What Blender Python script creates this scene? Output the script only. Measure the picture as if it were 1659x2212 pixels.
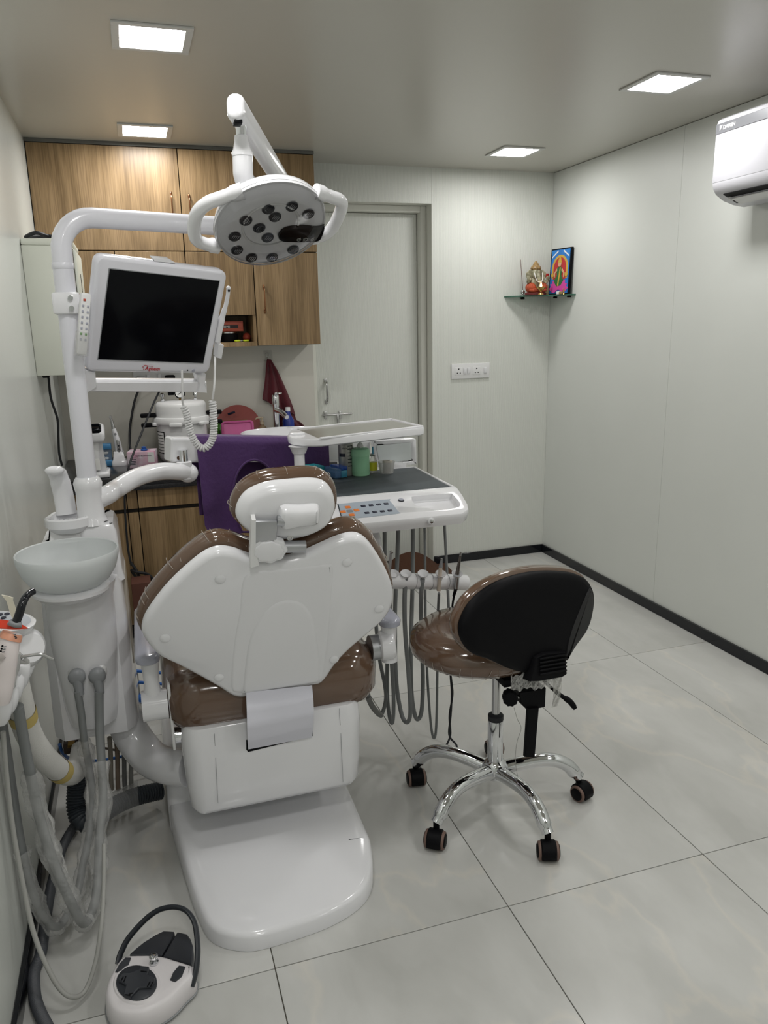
import bpy, bmesh, math, random
from mathutils import Vector as V, Matrix
random.seed(7)
for o in list(bpy.data.objects): bpy.data.objects.remove(o)
scene = bpy.context.scene; COL = scene.collection

# ------------------------------------------------------------------ camera, world, exposure
CX, CY, FPX, EYE = 829.5, 1106.0, 1658.0, 1.454
YAW, PIT, ROL = (math.radians(a) for a in (17.5515, 13.813, -1.1668))
FW = V((math.sin(YAW)*math.cos(PIT), math.cos(YAW)*math.cos(PIT), -math.sin(PIT)))
_r = V((math.cos(YAW), -math.sin(YAW), 0)); _u = _r.cross(FW)
RT = _r*math.cos(ROL) + _u*math.sin(ROL); UP = _u*math.cos(ROL) - _r*math.sin(ROL)
CAM = V((0, 0, EYE))
cd = bpy.data.cameras.new('camera'); cam = bpy.data.objects.new('camera', cd); COL.objects.link(cam)
cd.sensor_fit = 'VERTICAL'; cd.sensor_height = 36.0; cd.lens = FPX/2212*36.0; cd.clip_start = .02
cam.matrix_world = Matrix(((RT.x, UP.x, -FW.x, CAM.x), (RT.y, UP.y, -FW.y, CAM.y), (RT.z, UP.z, -FW.z, CAM.z), (0, 0, 0, 1)))
scene.camera = cam
scene.view_settings.view_transform = 'Standard'; scene.view_settings.look = 'None'
scene.view_settings.gamma = 1.0; scene.view_settings.use_curve_mapping = False
scene.view_settings.exposure = 0.0
LAMP_POWER = 60.0
w = bpy.data.worlds.new('world'); scene.world = w; w.use_nodes = True
w.node_tree.nodes['Background'].inputs[0].default_value = (.5, .5, .5, 1)
w.node_tree.nodes['Background'].inputs[1].default_value = .05

# ------------------------------------------------------------------ measuring helpers (a sight line cut by a real plane)
def ray(x, y): return FW*FPX + RT*(x-CX) - UP*(y-CY)
def PY(x, y, Y): d = ray(x, y); return CAM + d*(Y/d.y)
def PZ(x, y, z): d = ray(x, y); return CAM + d*((z-EYE)/d.z)
def PX(x, y, X): d = ray(x, y); return CAM + d*(X/d.x)
def PN(x, y, p, n): d = ray(x, y); return CAM + d*((p-CAM).dot(n)/d.dot(n))
def crop(ox, oy, s): return lambda x, y: (ox+x/s, oy+y/s)

# ------------------------------------------------------------------ materials
MATS = {}
def mat(name, col, rough=.5, metal=0., coat=0., spec=.5, noise=None, bump=None, trans=0., ior=1.45, sheen=0., coord='Object'):
    if name in MATS: return MATS[name]
    m = bpy.data.materials.new(name); m.use_nodes = True; nt = m.node_tree; b = nt.nodes['Principled BSDF']
    I = b.inputs; I['Base Color'].default_value = (*col, 1); I['Roughness'].default_value = rough; I['Metallic'].default_value = metal
    I['Coat Weight'].default_value = coat; I['Coat Roughness'].default_value = .05; I['Specular IOR Level'].default_value = spec
    I['Transmission Weight'].default_value = trans; I['IOR'].default_value = ior; I['Sheen Weight'].default_value = sheen
    tc = nt.nodes.new('ShaderNodeTexCoord')
    def tex(scale, stretch, detail=4):
        mp = nt.nodes.new('ShaderNodeMapping'); mp.inputs['Scale'].default_value = stretch
        nt.links.new(tc.outputs[coord], mp.inputs[0])
        n = nt.nodes.new('ShaderNodeTexNoise'); n.inputs['Scale'].default_value = scale; n.inputs['Detail'].default_value = detail
        nt.links.new(mp.outputs[0], n.inputs[0]); return n
    if noise:   # (scale, second colour, stretch)
        n = tex(noise[0], noise[2] if len(noise) > 2 else (1, 1, 1))
        r = nt.nodes.new('ShaderNodeValToRGB'); r.color_ramp.elements[0].position = .35; r.color_ramp.elements[1].position = .65
        r.color_ramp.elements[0].color = (*col, 1); r.color_ramp.elements[1].color = (*noise[1], 1)
        nt.links.new(n.outputs[0], r.inputs[0]); nt.links.new(r.outputs[0], I['Base Color'])
    if bump:    # (scale, strength, stretch)
        n = tex(bump[0], bump[2] if len(bump) > 2 else (1, 1, 1), 3)
        bp = nt.nodes.new('ShaderNodeBump'); bp.inputs['Strength'].default_value = bump[1]; bp.inputs['Distance'].default_value = .01
        nt.links.new(n.outputs[0], bp.inputs['Height']); nt.links.new(bp.outputs[0], I['Normal'])
    MATS[name] = m; return m

def emit(name, col, k):
    m = bpy.data.materials.new(name); m.use_nodes = True; nt = m.node_tree; nt.nodes.clear()
    e = nt.nodes.new('ShaderNodeEmission'); e.inputs[0].default_value = (*col, 1); e.inputs[1].default_value = k
    o = nt.nodes.new('ShaderNodeOutputMaterial'); nt.links.new(e.outputs[0], o.inputs[0]); MATS[name] = m; return m

def film(name, col, alpha, rough=.15, bumpk=.4, bscale=60):
    """clear plastic film: mostly see-through, with a glossy, slightly milky surface"""
    m = mat(name, col, rough, bump=(bscale, bumpk)); nt = m.node_tree; b = nt.nodes['Principled BSDF']
    t = nt.nodes.new('ShaderNodeBsdfTransparent'); mx = nt.nodes.new('ShaderNodeMixShader')
    fr = nt.nodes.new('ShaderNodeFresnel'); fr.inputs[0].default_value = 1.45
    ad = nt.nodes.new('ShaderNodeMath'); ad.operation = 'MULTIPLY_ADD'; ad.use_clamp = True; ad.inputs[1].default_value = .35; ad.inputs[2].default_value = alpha
    nt.links.new(fr.outputs[0], ad.inputs[0]); nt.links.new(ad.outputs[0], mx.inputs[0])
    nt.links.new(t.outputs[0], mx.inputs[1]); nt.links.new(b.outputs[0], mx.inputs[2])
    nt.links.new(mx.outputs[0], nt.nodes['Material Output'].inputs[0]); return m

def stripe_wall(name, col, rough, period, depth):
    m = mat(name, col, rough); nt = m.node_tree; b = nt.nodes['Principled BSDF']
    tc = nt.nodes.new('ShaderNodeTexCoord'); w_ = nt.nodes.new('ShaderNodeTexWave'); w_.wave_type = 'BANDS'; w_.bands_direction = 'X'
    w_.inputs['Scale'].default_value = 1/period/3.1416*1.57; w_.inputs['Distortion'].default_value = .4; w_.inputs['Detail Scale'].default_value = .6
    bp = nt.nodes.new('ShaderNodeBump'); bp.inputs['Strength'].default_value = depth; bp.inputs['Distance'].default_value = .002
    nt.links.new(tc.outputs['Object'], w_.inputs[0]); nt.links.new(w_.outputs[0], bp.inputs['Height']); nt.links.new(bp.outputs[0], b.inputs['Normal'])
    r = nt.nodes.new('ShaderNodeValToRGB'); r.color_ramp.elements[0].color = (col[0]*.86, col[1]*.86, col[2]*.85, 1); r.color_ramp.elements[1].color = (*col, 1)
    r.color_ramp.elements[1].position = .5
    nt.links.new(w_.outputs[0], r.inputs[0]); nt.links.new(r.outputs[0], b.inputs['Base Color']); return m

def marble():
    m = mat('marble', (.6, .6, .57), .2, spec=.45); nt = m.node_tree; b = nt.nodes['Principled BSDF']; L = nt.links.new
    tc = nt.nodes.new('ShaderNodeTexCoord'); oi = nt.nodes.new('ShaderNodeObjectInfo')
    ad = nt.nodes.new('ShaderNodeVectorMath'); ad.operation = 'ADD'
    sc = nt.nodes.new('ShaderNodeVectorMath'); sc.operation = 'SCALE'; sc.inputs[3].default_value = 37.0
    cb = nt.nodes.new('ShaderNodeCombineXYZ'); L(oi.outputs['Random'], cb.inputs[0]); L(oi.outputs['Random'], cb.inputs[1]); L(cb.outputs[0], sc.inputs[0])
    L(tc.outputs['Object'], ad.inputs[0]); L(sc.outputs[0], ad.inputs[1])
    mp = nt.nodes.new('ShaderNodeMapping'); mp.inputs['Scale'].default_value = (1.7, .9, 1); mp.inputs['Rotation'].default_value = (0, 0, .55); L(ad.outputs[0], mp.inputs[0])
    wp = nt.nodes.new('ShaderNodeTexNoise'); wp.inputs['Scale'].default_value = 1.6; wp.inputs['Detail'].default_value = 5; L(mp.outputs[0], wp.inputs[0])
    mxv = nt.nodes.new('ShaderNodeVectorMath'); mxv.operation = 'MULTIPLY_ADD'; mxv.inputs[1].default_value = (1.1, 1.1, 1.1)
    L(wp.outputs['Color'], mxv.inputs[0]); L(mp.outputs[0], mxv.inputs[2])
    v = nt.nodes.new('ShaderNodeTexVoronoi'); v.feature = 'DISTANCE_TO_EDGE'; v.inputs['Scale'].default_value = .9; L(mxv.outputs[0], v.inputs['Vector'])
    r = nt.nodes.new('ShaderNodeValToRGB'); r.color_ramp.elements[0].color = (.60, .585, .545, 1); r.color_ramp.elements[0].position = 0
    r.color_ramp.elements[1].color = (.55, .55, .53, 1); r.color_ramp.elements[1].position = .025; L(v.outputs[0], r.inputs[0])
    n2 = nt.nodes.new('ShaderNodeTexNoise'); n2.inputs['Scale'].default_value = 2.2; n2.inputs['Detail'].default_value = 4; L(mxv.outputs[0], n2.inputs[0])
    r2 = nt.nodes.new('ShaderNodeValToRGB'); r2.color_ramp.elements[0].color = (.86, .86, .85, 1); r2.color_ramp.elements[0].position = .3
    r2.color_ramp.elements[1].color = (1.06, 1.06, 1.06, 1); r2.color_ramp.elements[1].position = .7; L(n2.outputs[0], r2.inputs[0])
    mm = nt.nodes.new('ShaderNodeMix'); mm.data_type = 'RGBA'; mm.blend_type = 'MULTIPLY'; mm.inputs[0].default_value = 1
    L(r.outputs[0], mm.inputs[6]); L(r2.outputs[0], mm.inputs[7]); L(mm.outputs[2], b.inputs['Base Color']); return m

def wood():
    m = mat('wood', (.3, .2, .1), .38); nt = m.node_tree; b = nt.nodes['Principled BSDF']; L = nt.links.new
    tc = nt.nodes.new('ShaderNodeTexCoord'); oi = nt.nodes.new('ShaderNodeObjectInfo')
    cb = nt.nodes.new('ShaderNodeCombineXYZ'); L(oi.outputs['Random'], cb.inputs[0]); L(oi.outputs['Random'], cb.inputs[2])
    sc = nt.nodes.new('ShaderNodeVectorMath'); sc.operation = 'SCALE'; sc.inputs[3].default_value = 9.0; L(cb.outputs[0], sc.inputs[0])
    ad = nt.nodes.new('ShaderNodeVectorMath'); ad.operation = 'ADD'; L(tc.outputs['Object'], ad.inputs[0]); L(sc.outputs[0], ad.inputs[1])
    mp = nt.nodes.new('ShaderNodeMapping'); mp.inputs['Scale'].default_value = (7, 7, .75); L(ad.outputs[0], mp.inputs[0])
    n = nt.nodes.new('ShaderNodeTexNoise'); n.inputs['Scale'].default_value = 1.6; n.inputs['Detail'].default_value = 9; n.inputs['Distortion'].default_value = 1.2; L(mp.outputs[0], n.inputs[0])
    r = nt.nodes.new('ShaderNodeValToRGB'); e = r.color_ramp.elements
    e[0].color = (.17, .108, .05, 1); e[0].position = .32; e[1].color = (.335, .228, .122, 1); e[1].position = .66
    x = r.color_ramp.elements.new(.5); x.color = (.27, .18, .09, 1); L(n.outputs[0], r.inputs[0])
    mp2 = nt.nodes.new('ShaderNodeMapping'); mp2.inputs['Scale'].default_value = (60, 60, 1.5); L(ad.outputs[0], mp2.inputs[0])
    n2 = nt.nodes.new('ShaderNodeTexNoise'); n2.inputs['Scale'].default_value = 3; n2.inputs['Detail'].default_value = 4; L(mp2.outputs[0], n2.inputs[0])
    r2 = nt.nodes.new('ShaderNodeValToRGB'); r2.color_ramp.elements[0].color = (.78, .76, .74, 1); r2.color_ramp.elements[0].position = .38; r2.color_ramp.elements[1].color = (1.06, 1.06, 1.06, 1); r2.color_ramp.elements[1].position = .56
    L(n2.outputs[0], r2.inputs[0])
    mm = nt.nodes.new('ShaderNodeMix'); mm.data_type = 'RGBA'; mm.blend_type = 'MULTIPLY'; mm.inputs[0].default_value = 1
    L(r.outputs[0], mm.inputs[6]); L(r2.outputs[0], mm.inputs[7]); L(mm.outputs[2], b.inputs['Base Color']); return m

WALL = mat('wall_laminate', (.69, .71, .675), .42, noise=(3.0, (.675, .695, .66)), bump=(900, .04))
WALL_GLOSS = mat('wall_laminate_satin', (.67, .69, .655), .3, bump=(5, .12, (1, 6, .25)))
WALL_STRIPE = stripe_wall('wall_ribbed', (.71, .725, .68), .5, .011, .35)
SPLASH = mat('wall_cream', (.62, .60, .54), .4)
CEIL = mat('ceiling_laminate', (.52, .505, .455), .3, bump=(6, .05))
FRAME = mat('door_frame_paint', (.74, .74, .68), .4)
MARBLE = marble(); WOOD = wood()
GROUT = mat('grout', (.12, .11, .09), .8)
BLACKG = mat('black_gloss', (.008, .009, .012), .12)
GRANITE = mat('granite', (.014, .014, .016), .22, noise=(240, (.03, .03, .032)))
WHITE = mat('white_gloss', (.78, .78, .80), .14, coat=.3)
WHITE2 = mat('white_satin', (.75, .75, .75), .35)
POWDER = mat('powder_white', (.72, .72, .77), .22, coat=.4, bump=(1400, .05))
CREAM = mat('cream_metal', (.66, .68, .60), .4)
GREYP = mat('grey_plastic', (.24, .25, .26), .35)
PALEGREY = mat('pale_grey_pad', (.38, .39, .46), .22, coat=.5)
DARKP = mat('dark_plastic', (.03, .033, .04), .4)
BLACKP = mat('black_plastic', (.004, .004, .005), .5, spec=.12)
RUBBER = mat('black_rubber', (.014, .015, .018), .6)
CHROME = mat('chrome', (.75, .76, .78), .06, 1.)
STEEL = mat('steel', (.55, .55, .55), .25, 1.)
BRUSHED = mat('brushed_steel', (.50, .51, .53), .35, 1., bump=(300, .05, (.02, 1, 1)))
BRONZE = mat('bronze', (.25, .12, .06), .3, 1.)
VINYL = mat('brown_vinyl', (.115, .066, .04), .14, coat=.8, bump=(7, .25), noise=(4, (.13, .078, .05)))
PURPLE = mat('purple_cloth', (.062, .02, .11), .75, bump=(60, .25), sheen=.2)
MAROON = mat('maroon_towel', (.10, .004, .012), .9, bump=(400, .6), sheen=.3)
PINK = mat('pink_plastic', (.60, .12, .32), .35)
GREEN = mat('green_plastic', (.08, .28, .03), .4)
REDBROWN = mat('redbrown_plastic', (.30, .07, .06), .35)
SCREEN = mat('screen', (.002, .0025, .004), .1, spec=.16)
ORANGE = mat('orange', (.75, .20, .03), .4)
NAVY = mat('navy', (.008, .011, .03), .4)
HOSE = mat('grey_hose', (.20, .21, .21), .45)
FOAM = mat('white_foam', (.74, .73, .70), .7, bump=(300, .12))
FROST = mat('frosted_glass', (.86, .89, .89), .4, trans=.45, ior=1.3)
FILM = film('clear_film', (.75, .75, .74), .16)
def clear(name):
    m = bpy.data.materials.new(name); m.use_nodes = True; nt = m.node_tree; nt.nodes.remove(nt.nodes['Principled BSDF'])
    t = nt.nodes.new('ShaderNodeBsdfTransparent'); g_ = nt.nodes.new('ShaderNodeBsdfGlossy'); g_.inputs['Roughness'].default_value = .04
    fr = nt.nodes.new('ShaderNodeFresnel'); fr.inputs[0].default_value = 1.45; mx = nt.nodes.new('ShaderNodeMixShader')
    nt.links.new(fr.outputs[0], mx.inputs[0]); nt.links.new(t.outputs[0], mx.inputs[1]); nt.links.new(g_.outputs[0], mx.inputs[2])
    nt.links.new(mx.outputs[0], nt.nodes['Material Output'].inputs[0]); MATS[name] = m; return m
FILMC = clear('clear_cover')
BRASS = mat('brass', (.55, .36, .12), .25, 1.)
PAPER = mat('paper_white', (.78, .78, .76), .6)
BLUE = mat('blue_plastic', (.03, .12, .42), .3)
RED = mat('red_print', (.42, .02, .03), .5)
YELLOWTAPE = mat('masking_tape', (.62, .48, .16), .6)
SHELFGLASS = mat('green_glass', (.08, .25, .17), .05, trans=.55, ior=1.5)

# ------------------------------------------------------------------ mesh builder
def cr(pts, n=8, closed=False):
    """Catmull-Rom resample"""
    P = [V(p) for p in pts]; out = []; k = len(P)
    for i in range(k if closed else k-1):
        if closed: a, b, c, d = P[i-1], P[i], P[(i+1) % k], P[(i+2) % k]
        else: a, b, c, d = P[max(i-1, 0)], P[i], P[i+1], P[min(i+2, k-1)]
        for j in range(n):
            t = j/n
            out.append(.5*((2*b)+(c-a)*t+(2*a-5*b+4*c-d)*t*t+(3*b-a-3*c+d)*t**3))
    if not closed: out.append(P[-1].copy())
    return out

def basis(n, hint=V((0, 0, 1))):
    n = V(n).normalized(); u = V(hint).cross(n)
    if u.length < 1e-4: u = V((1, 0, 0)).cross(n)
    u.normalize(); return u, n.cross(u), n

class MB:
    def __init__(s): s.v = []; s.f = []
    def add(s, vs, fs):
        o = len(s.v); s.v += [V(p) for p in vs]; s.f += [tuple(i+o for i in f) for f in fs]; return s
    def box(s, c, d, bev=0, R=None, seg=2):
        bm = bmesh.new(); bmesh.ops.create_cube(bm, size=1)
        for q in bm.verts: q.co = V((q.co.x*d[0], q.co.y*d[1], q.co.z*d[2]))
        if bev: bmesh.ops.bevel(bm, geom=list(bm.edges), offset=min(bev, min(d)*.49), segments=seg, profile=.5, affect='EDGES')
        bm.verts.index_update(); vs = []
        for q in bm.verts:
            p = q.co.copy()
            if R: p = R @ p
            vs.append(p+V(c))
        s.add(vs, [[q.index for q in f.verts] for f in bm.faces]); bm.free(); return s
    def b2(s, lo, hi, bev=0, seg=2):
        lo, hi = V(lo), V(hi); return s.box((lo+hi)/2, hi-lo, bev, None, seg)
    def fbox(s, c, u, v, n, d, bev=0, seg=2):
        """box in a frame u,v,n"""
        return s.box(c, d, bev, Matrix((u, v, n)).transposed(), seg)
    def tube(s, pts, r, seg=12, closed=False, flat=None, caps=True):
        P = [V(p) for p in pts]; k = len(P); rs = r if isinstance(r, (list, tuple)) else [r]*k
        T = []
        for i in range(k):
            a = P[i-1] if (i or closed) else P[0]; b = P[(i+1) % k] if (i < k-1 or closed) else P[-1]
            t = b-a; T.append(t.normalized() if t.length > 1e-9 else V((0, 0, 1)))
        u = T[0].orthogonal().normalized() if flat is None else (V(flat[0])-T[0]*T[0].dot(V(flat[0]))).normalized()
        vs = []
        for i in range(k):
            if flat is None: u = (u-T[i]*T[i].dot(u)).normalized()
            else: u = (V(flat[0])-T[i]*T[i].dot(V(flat[0]))).normalized()
            w_ = T[i].cross(u); fx, fy = (1, 1) if flat is None else flat[1]
            for j in range(seg):
                a = 2*math.pi*j/seg; vs.append(P[i]+u*(math.cos(a)*rs[i]*fx)+w_*(math.sin(a)*rs[i]*fy))
        fs = []
        for i in range(k if closed else k-1):
            for j in range(seg):
                a, b = i*seg+j, i*seg+(j+1) % seg; c, d = ((i+1) % k)*seg+(j+1) % seg, ((i+1) % k)*seg+j
                fs.append((a, b, c, d))
        if caps and not closed: fs.append(tuple(range(seg))[::-1]); fs.append(tuple((k-1)*seg+j for j in range(seg)))
        return s.add(vs, fs)
    def lathe(s, prof, o, ax=(0, 0, 1), seg=32, sx=1, sy=1, hint=V((0, 1, 0)), caps=True):
        u, v_, n = basis(ax, hint); vs = []; fs = []
        for r, h in prof:
            for j in range(seg):
                a = 2*math.pi*j/seg; vs.append(V(o)+n*h+u*(math.cos(a)*r*sx)+v_*(math.sin(a)*r*sy))
        for i in range(len(prof)-1):
            for j in range(seg): fs.append((i*seg+j, i*seg+(j+1) % seg, (i+1)*seg+(j+1) % seg, (i+1)*seg+j))
        if caps:
            fs.append(tuple(range(seg))[::-1]); fs.append(tuple((len(prof)-1)*seg+j for j in range(seg)))
        return s.add(vs, fs)
    def cyl(s, a, b, r, seg=20, r2=None):
        return s.tube([a, b], [r, r if r2 is None else r2], seg)
    def puff(s, out, n, prof, c=None, scale=False, caps=(True, True)):
        """rings of a closed outline: prof = (inset or scale, height along n)"""
        P = [V(p) for p in out]; n = V(n).normalized(); k = len(P); c = V(c) if c is not None else sum(P, V())/k
        area = sum(((P[i]-c).cross(P[(i+1) % k]-c)).dot(n) for i in range(k))
        if area < 0: P.reverse()
        N = []
        for i in range(k):
            t = P[(i+1) % k]-P[i-1]; q = n.cross(t); N.append(q.normalized() if q.length > 1e-9 else V())
        vs = []; fs = []
        for a, h in prof:
            for i in range(k): vs.append((c+(P[i]-c)*a if scale else P[i]+N[i]*a)+n*h)
        for r in range(len(prof)-1):
            for i in range(k): fs.append((r*k+i, r*k+(i+1) % k, (r+1)*k+(i+1) % k, (r+1)*k+i))
        if caps[0]: fs.append(tuple(range(k))[::-1])
        if caps[1]: fs.append(tuple((len(prof)-1)*k+i for i in range(k)))
        return s.add(vs, fs)
    def slab(s, out, n, t, bev=.003, up=True):
        """outline plate of thickness t along n with rounded upper rim"""
        return s.puff(out, n, [(bev*.3, 0), (0, bev*.3), (0, t-bev), (bev*.3, t-bev*.3), (bev, t)])
    def sph(s, c, r, seg=20, rings=12, R=None):
        r = V(r) if isinstance(r, (tuple, list)) else V((r, r, r)); vs = []; fs = []
        for i in range(1, rings):
            t = math.pi*i/rings
            for j in range(seg):
                a = 2*math.pi*j/seg; p = V((math.sin(t)*math.cos(a)*r.x, math.sin(t)*math.sin(a)*r.y, math.cos(t)*r.z))
                vs.append(V(c)+(R @ p if R else p))
        for q in ((0, 0, r.z), (0, 0, -r.z)): p = V(q); vs.append(V(c)+(R @ p if R else p))
        for i in range(rings-2):
            for j in range(seg): fs.append((i*seg+j, (i+1)*seg+j, (i+1)*seg+(j+1) % seg, i*seg+(j+1) % seg))
        tp, bt = len(vs)-2, len(vs)-1
        for j in range(seg): fs.append((tp, j, (j+1) % seg)); fs.append((bt, (rings-2)*seg+(j+1) % seg, (rings-2)*seg+j))
        return s.add(vs, fs)
    def grid(s, fn, nu, nv, thick=0):
        vs = [fn(i/nu, j/nv) for j in range(nv+1) for i in range(nu+1)]
        q = lambda i, j: j*(nu+1)+i
        fs = [(q(i, j), q(i+1, j), q(i+1, j+1), q(i, j+1)) for j in range(nv) for i in range(nu)]
        if thick:
            m = bpy.data.meshes.new('t'); m.from_pydata(vs, [], fs); m.update()
            nr = [v.normal.copy() for v in m.vertices]; bpy.data.meshes.remove(m); k = len(vs)
            vs = vs+[V(vs[i])-nr[i]*thick for i in range(k)]; fs2 = [tuple(i+k for i in f)[::-1] for f in fs]
            ed = [q(i, 0) for i in range(nu+1)]+[q(nu, j) for j in range(1, nv+1)]+[q(i, nv) for i in range(nu-1, -1, -1)]+[q(0, j) for j in range(nv-1, 0, -1)]
            fs = fs+fs2+[(ed[i], ed[i]+k, ed[(i+1) % len(ed)]+k, ed[(i+1) % len(ed)]) for i in range(len(ed))]
        return s.add(vs, fs)

def root_loc(p):
    l = V()
    while p: l += p.location; p = p.parent
    return l
def tag(o, label, cat=None, group=None, kind=None):
    if label: o['label'] = label
    if cat: o['category'] = cat
    if group: o['group'] = group
    if kind: o['kind'] = kind
    return o
def thing(name, label, cat, loc=(0, 0, 0), group=None):
    o = bpy.data.objects.new(name, None); o.empty_display_size = .05; COL.objects.link(o); o.location = loc
    return tag(o, label, cat, group)
def ob(name, mb, m, parent=None, label=None, cat=None, group=None, kind=None, smooth=True, ang=42):
    """one mesh object; geometry is given in world coordinates"""
    L = root_loc(parent) if parent else V()
    own = V()
    if not parent and kind != 'structure':
        xs = [p.x for p in mb.v]; ys = [p.y for p in mb.v]; zs = [p.z for p in mb.v]
        own = V(((min(xs)+max(xs))/2, (min(ys)+max(ys))/2, min(zs)))
    me = bpy.data.meshes.new(name); me.from_pydata([p-L-own for p in mb.v], [], mb.f)
    bm = bmesh.new(); bm.from_mesh(me); bmesh.ops.recalc_face_normals(bm, faces=list(bm.faces)); bm.to_mesh(me); bm.free(); me.update()
    if smooth: me.shade_smooth(); me.set_sharp_from_angle(angle=math.radians(ang))
    me.materials.append(m); o = bpy.data.objects.new(name, me); COL.objects.link(o); o.location = own
    if parent: o.parent = parent
    return tag(o, label, cat, group, kind)
def text(name, s, p, u, v, size, m, parent, ext=.0004, bold=0, align='LEFT', shear=0):
    c = bpy.data.curves.new('t', 'FONT'); c.body = s; c.size = size; c.extrude = ext; c.offset = bold; c.align_x = align; c.shear = shear
    t = bpy.data.objects.new('t', c); COL.objects.link(t); bpy.context.view_layer.update()
    me = bpy.data.meshes.new_from_object(t.evaluated_get(bpy.context.evaluated_depsgraph_get()))
    bpy.data.objects.remove(t); bpy.data.curves.remove(c)
    u = V(u).normalized(); n = u.cross(V(v)).normalized(); v = n.cross(u); L = root_loc(parent)
    for q in me.vertices: q.co = V(p)-L+u*q.co.x+v*q.co.y+n*q.co.z
    me.materials.clear(); me.materials.append(m); me.name = name
    o = bpy.data.objects.new(name, me); COL.objects.link(o); o.parent = parent; return o
def cut(o, mb):
    """carve the solid mb out of the mesh object o"""
    c = ob('cutter', mb, GROUT); md = o.modifiers.new('b', 'BOOLEAN'); md.object = c; md.operation = 'DIFFERENCE'; md.solver = 'EXACT'
    bpy.context.view_layer.update(); me = bpy.data.meshes.new_from_object(o.evaluated_get(bpy.context.evaluated_depsgraph_get()))
    o.modifiers.clear(); o.data = me; me.materials.clear(); me.materials.append(o_mat[0]); me.set_sharp_from_angle(angle=math.radians(40)); bpy.data.objects.remove(c)
o_mat = [None]
def circle(c, n, r, k=24, sx=1, sy=1, hint=V((0, 0, 1))):
    u, v_, n = basis(n, hint); return [V(c)+u*(math.cos(2*math.pi*i/k)*r*sx)+v_*(math.sin(2*math.pi*i/k)*r*sy) for i in range(k)]
def rrect(c, u, v, a, b, r, k=5):
    """rounded rectangle outline a x b in the frame u,v"""
    u, v = V(u).normalized(), V(v).normalized(); out = []
    for sx, sy, st in ((1, 1, 0), (-1, 1, 90), (-1, -1, 180), (1, -1, 270)):
        for i in range(k+1):
            t = math.radians(st+90*i/k); out.append(V(c)+u*(sx*(a/2-r)+math.cos(t)*r)+v*(sy*(b/2-r)+math.sin(t)*r))
    return out
def coil(path, R, r, turns, mb, seg=6, per=14):
    P = cr(path, 12); n = len(P); L = [0]
    for i in range(1, n): L.append(L[-1]+(P[i]-P[i-1]).length)
    out = []; N = turns*per; u = (P[1]-P[0]).orthogonal().normalized(); i = 0
    for k in range(N+1):
        d = L[-1]*k/N
        while i < n-2 and L[i+1] < d: i += 1
        t = (d-L[i])/max(L[i+1]-L[i], 1e-9); p = P[i].lerp(P[i+1], t); T = (P[i+1]-P[i]).normalized()
        u = (u-T*T.dot(u)).normalized(); w_ = T.cross(u); a = 2*math.pi*k/per
        out.append(p+u*math.cos(a)*R+w_*math.sin(a)*R)
    mb.tube(out, r, seg); return mb
# ================================================================== THE ROOM
XL, XR, YB, YF, HC = -.37, 2.408, 4.23, -2.2, 2.277
T = .12
fl = ob('floor', MB().b2((XL-T, YF-T, -T), (XR+T, YB+.35, -.0035)), GROUT, kind='structure', label='polished white marble tile floor', smooth=False)
xs = [XL, .185, .785, 1.385, 1.986, XR]; ys = [YF, -.886, .306, 1.4975, 2.688, 3.88, YB+.02]
g = .0012
for i in range(5):
    for j in range(6):
        ob('tile', MB().b2((xs[i]+g, ys[j]+g, -.0035), (xs[i+1]-g, ys[j+1]-g, 0), .0006, 1), MARBLE, fl)
ob('ceiling', MB().b2((XL-T, YF-T, HC), (XR+T, YB+T, HC+T)), CEIL, kind='structure', label='glossy beige laminate ceiling', smooth=False)
def panel_wall(name, label, lo, hi, axis, cuts, m, side, z0=0, z1=HC):
    """backing plus separate laminate sheets with thin open seams"""
    wl = ob(name, MB().b2(lo, hi), GROUT, kind='structure', label=label, smooth=False)
    for a, b in zip(cuts[:-1], cuts[1:]):
        if axis == 'y':
            x = side; ob('wall_panel', MB().b2((min(x), a+.0008, z0), (max(x), b-.0008, z1)), m, wl, smooth=False)
    return wl
panel_wall('wall_right', 'pale laminate panelled right wall', (XR+.006, YF-T, 0), (XR+T, YB+T, HC), 'y', [YF, .66, 1.88, 3.10, YB], WALL, (XR, XR+.006), z1=HC-.0025)
panel_wall('wall_left', 'satin pale laminate left wall', (XL-T, YF-T, 0), (XL-.006, YB+T, HC), 'y', [YF, -.1, 1.12, 3.36, YB], WALL_GLOSS, (XL-.006, XL))
ob('wall_front', MB().b2((XL-T, YF-T, 0), (XR+T, YF, HC)), WALL, kind='structure', label='plain pale wall behind the viewer', smooth=False)
DX0, DX1, DZ = .946, 1.651, 2.092       # door opening
wb = ob('wall_back', MB().b2((XL-T, YB+.006, 0), (DX0-.002, YB+.16, HC)).b2((DX1+.002, YB+.006, 0), (XR+T, YB+.16, HC)).b2((DX0-.002, YB+.006, DZ+.002), (DX1+.002, YB+.16, HC)),
        WALL_STRIPE, kind='structure', label='finely ribbed pale back wall with the door', smooth=False)
ob('wall_panel', MB().b2((XL, YB, 0), (DX0, YB+.006, HC)), SPLASH, wb, smooth=False)
ob('wall_panel', MB().b2((DX0+.0006, YB, DZ), (DX1-.0006, YB+.006, HC)), WALL_STRIPE, wb, smooth=False)
ob('wall_panel', MB().b2((DX1+.0006, YB, 0), (XR, YB+.006, HC)), WALL_STRIPE, wb, smooth=False)
BH = .052
ob('baseboard_right', MB().b2((XR-.012, YF, 0), (XR-.0003, YB-.0003, BH), .002, 1), BLACKG, kind='structure', label='black skirting along the right wall')
ob('baseboard_back', MB().b2((DX1+.003, YB-.012, 0), (XR-.0125, YB-.0003, BH), .002, 1), BLACKG, kind='structure', label='black skirting right of the door')
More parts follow.
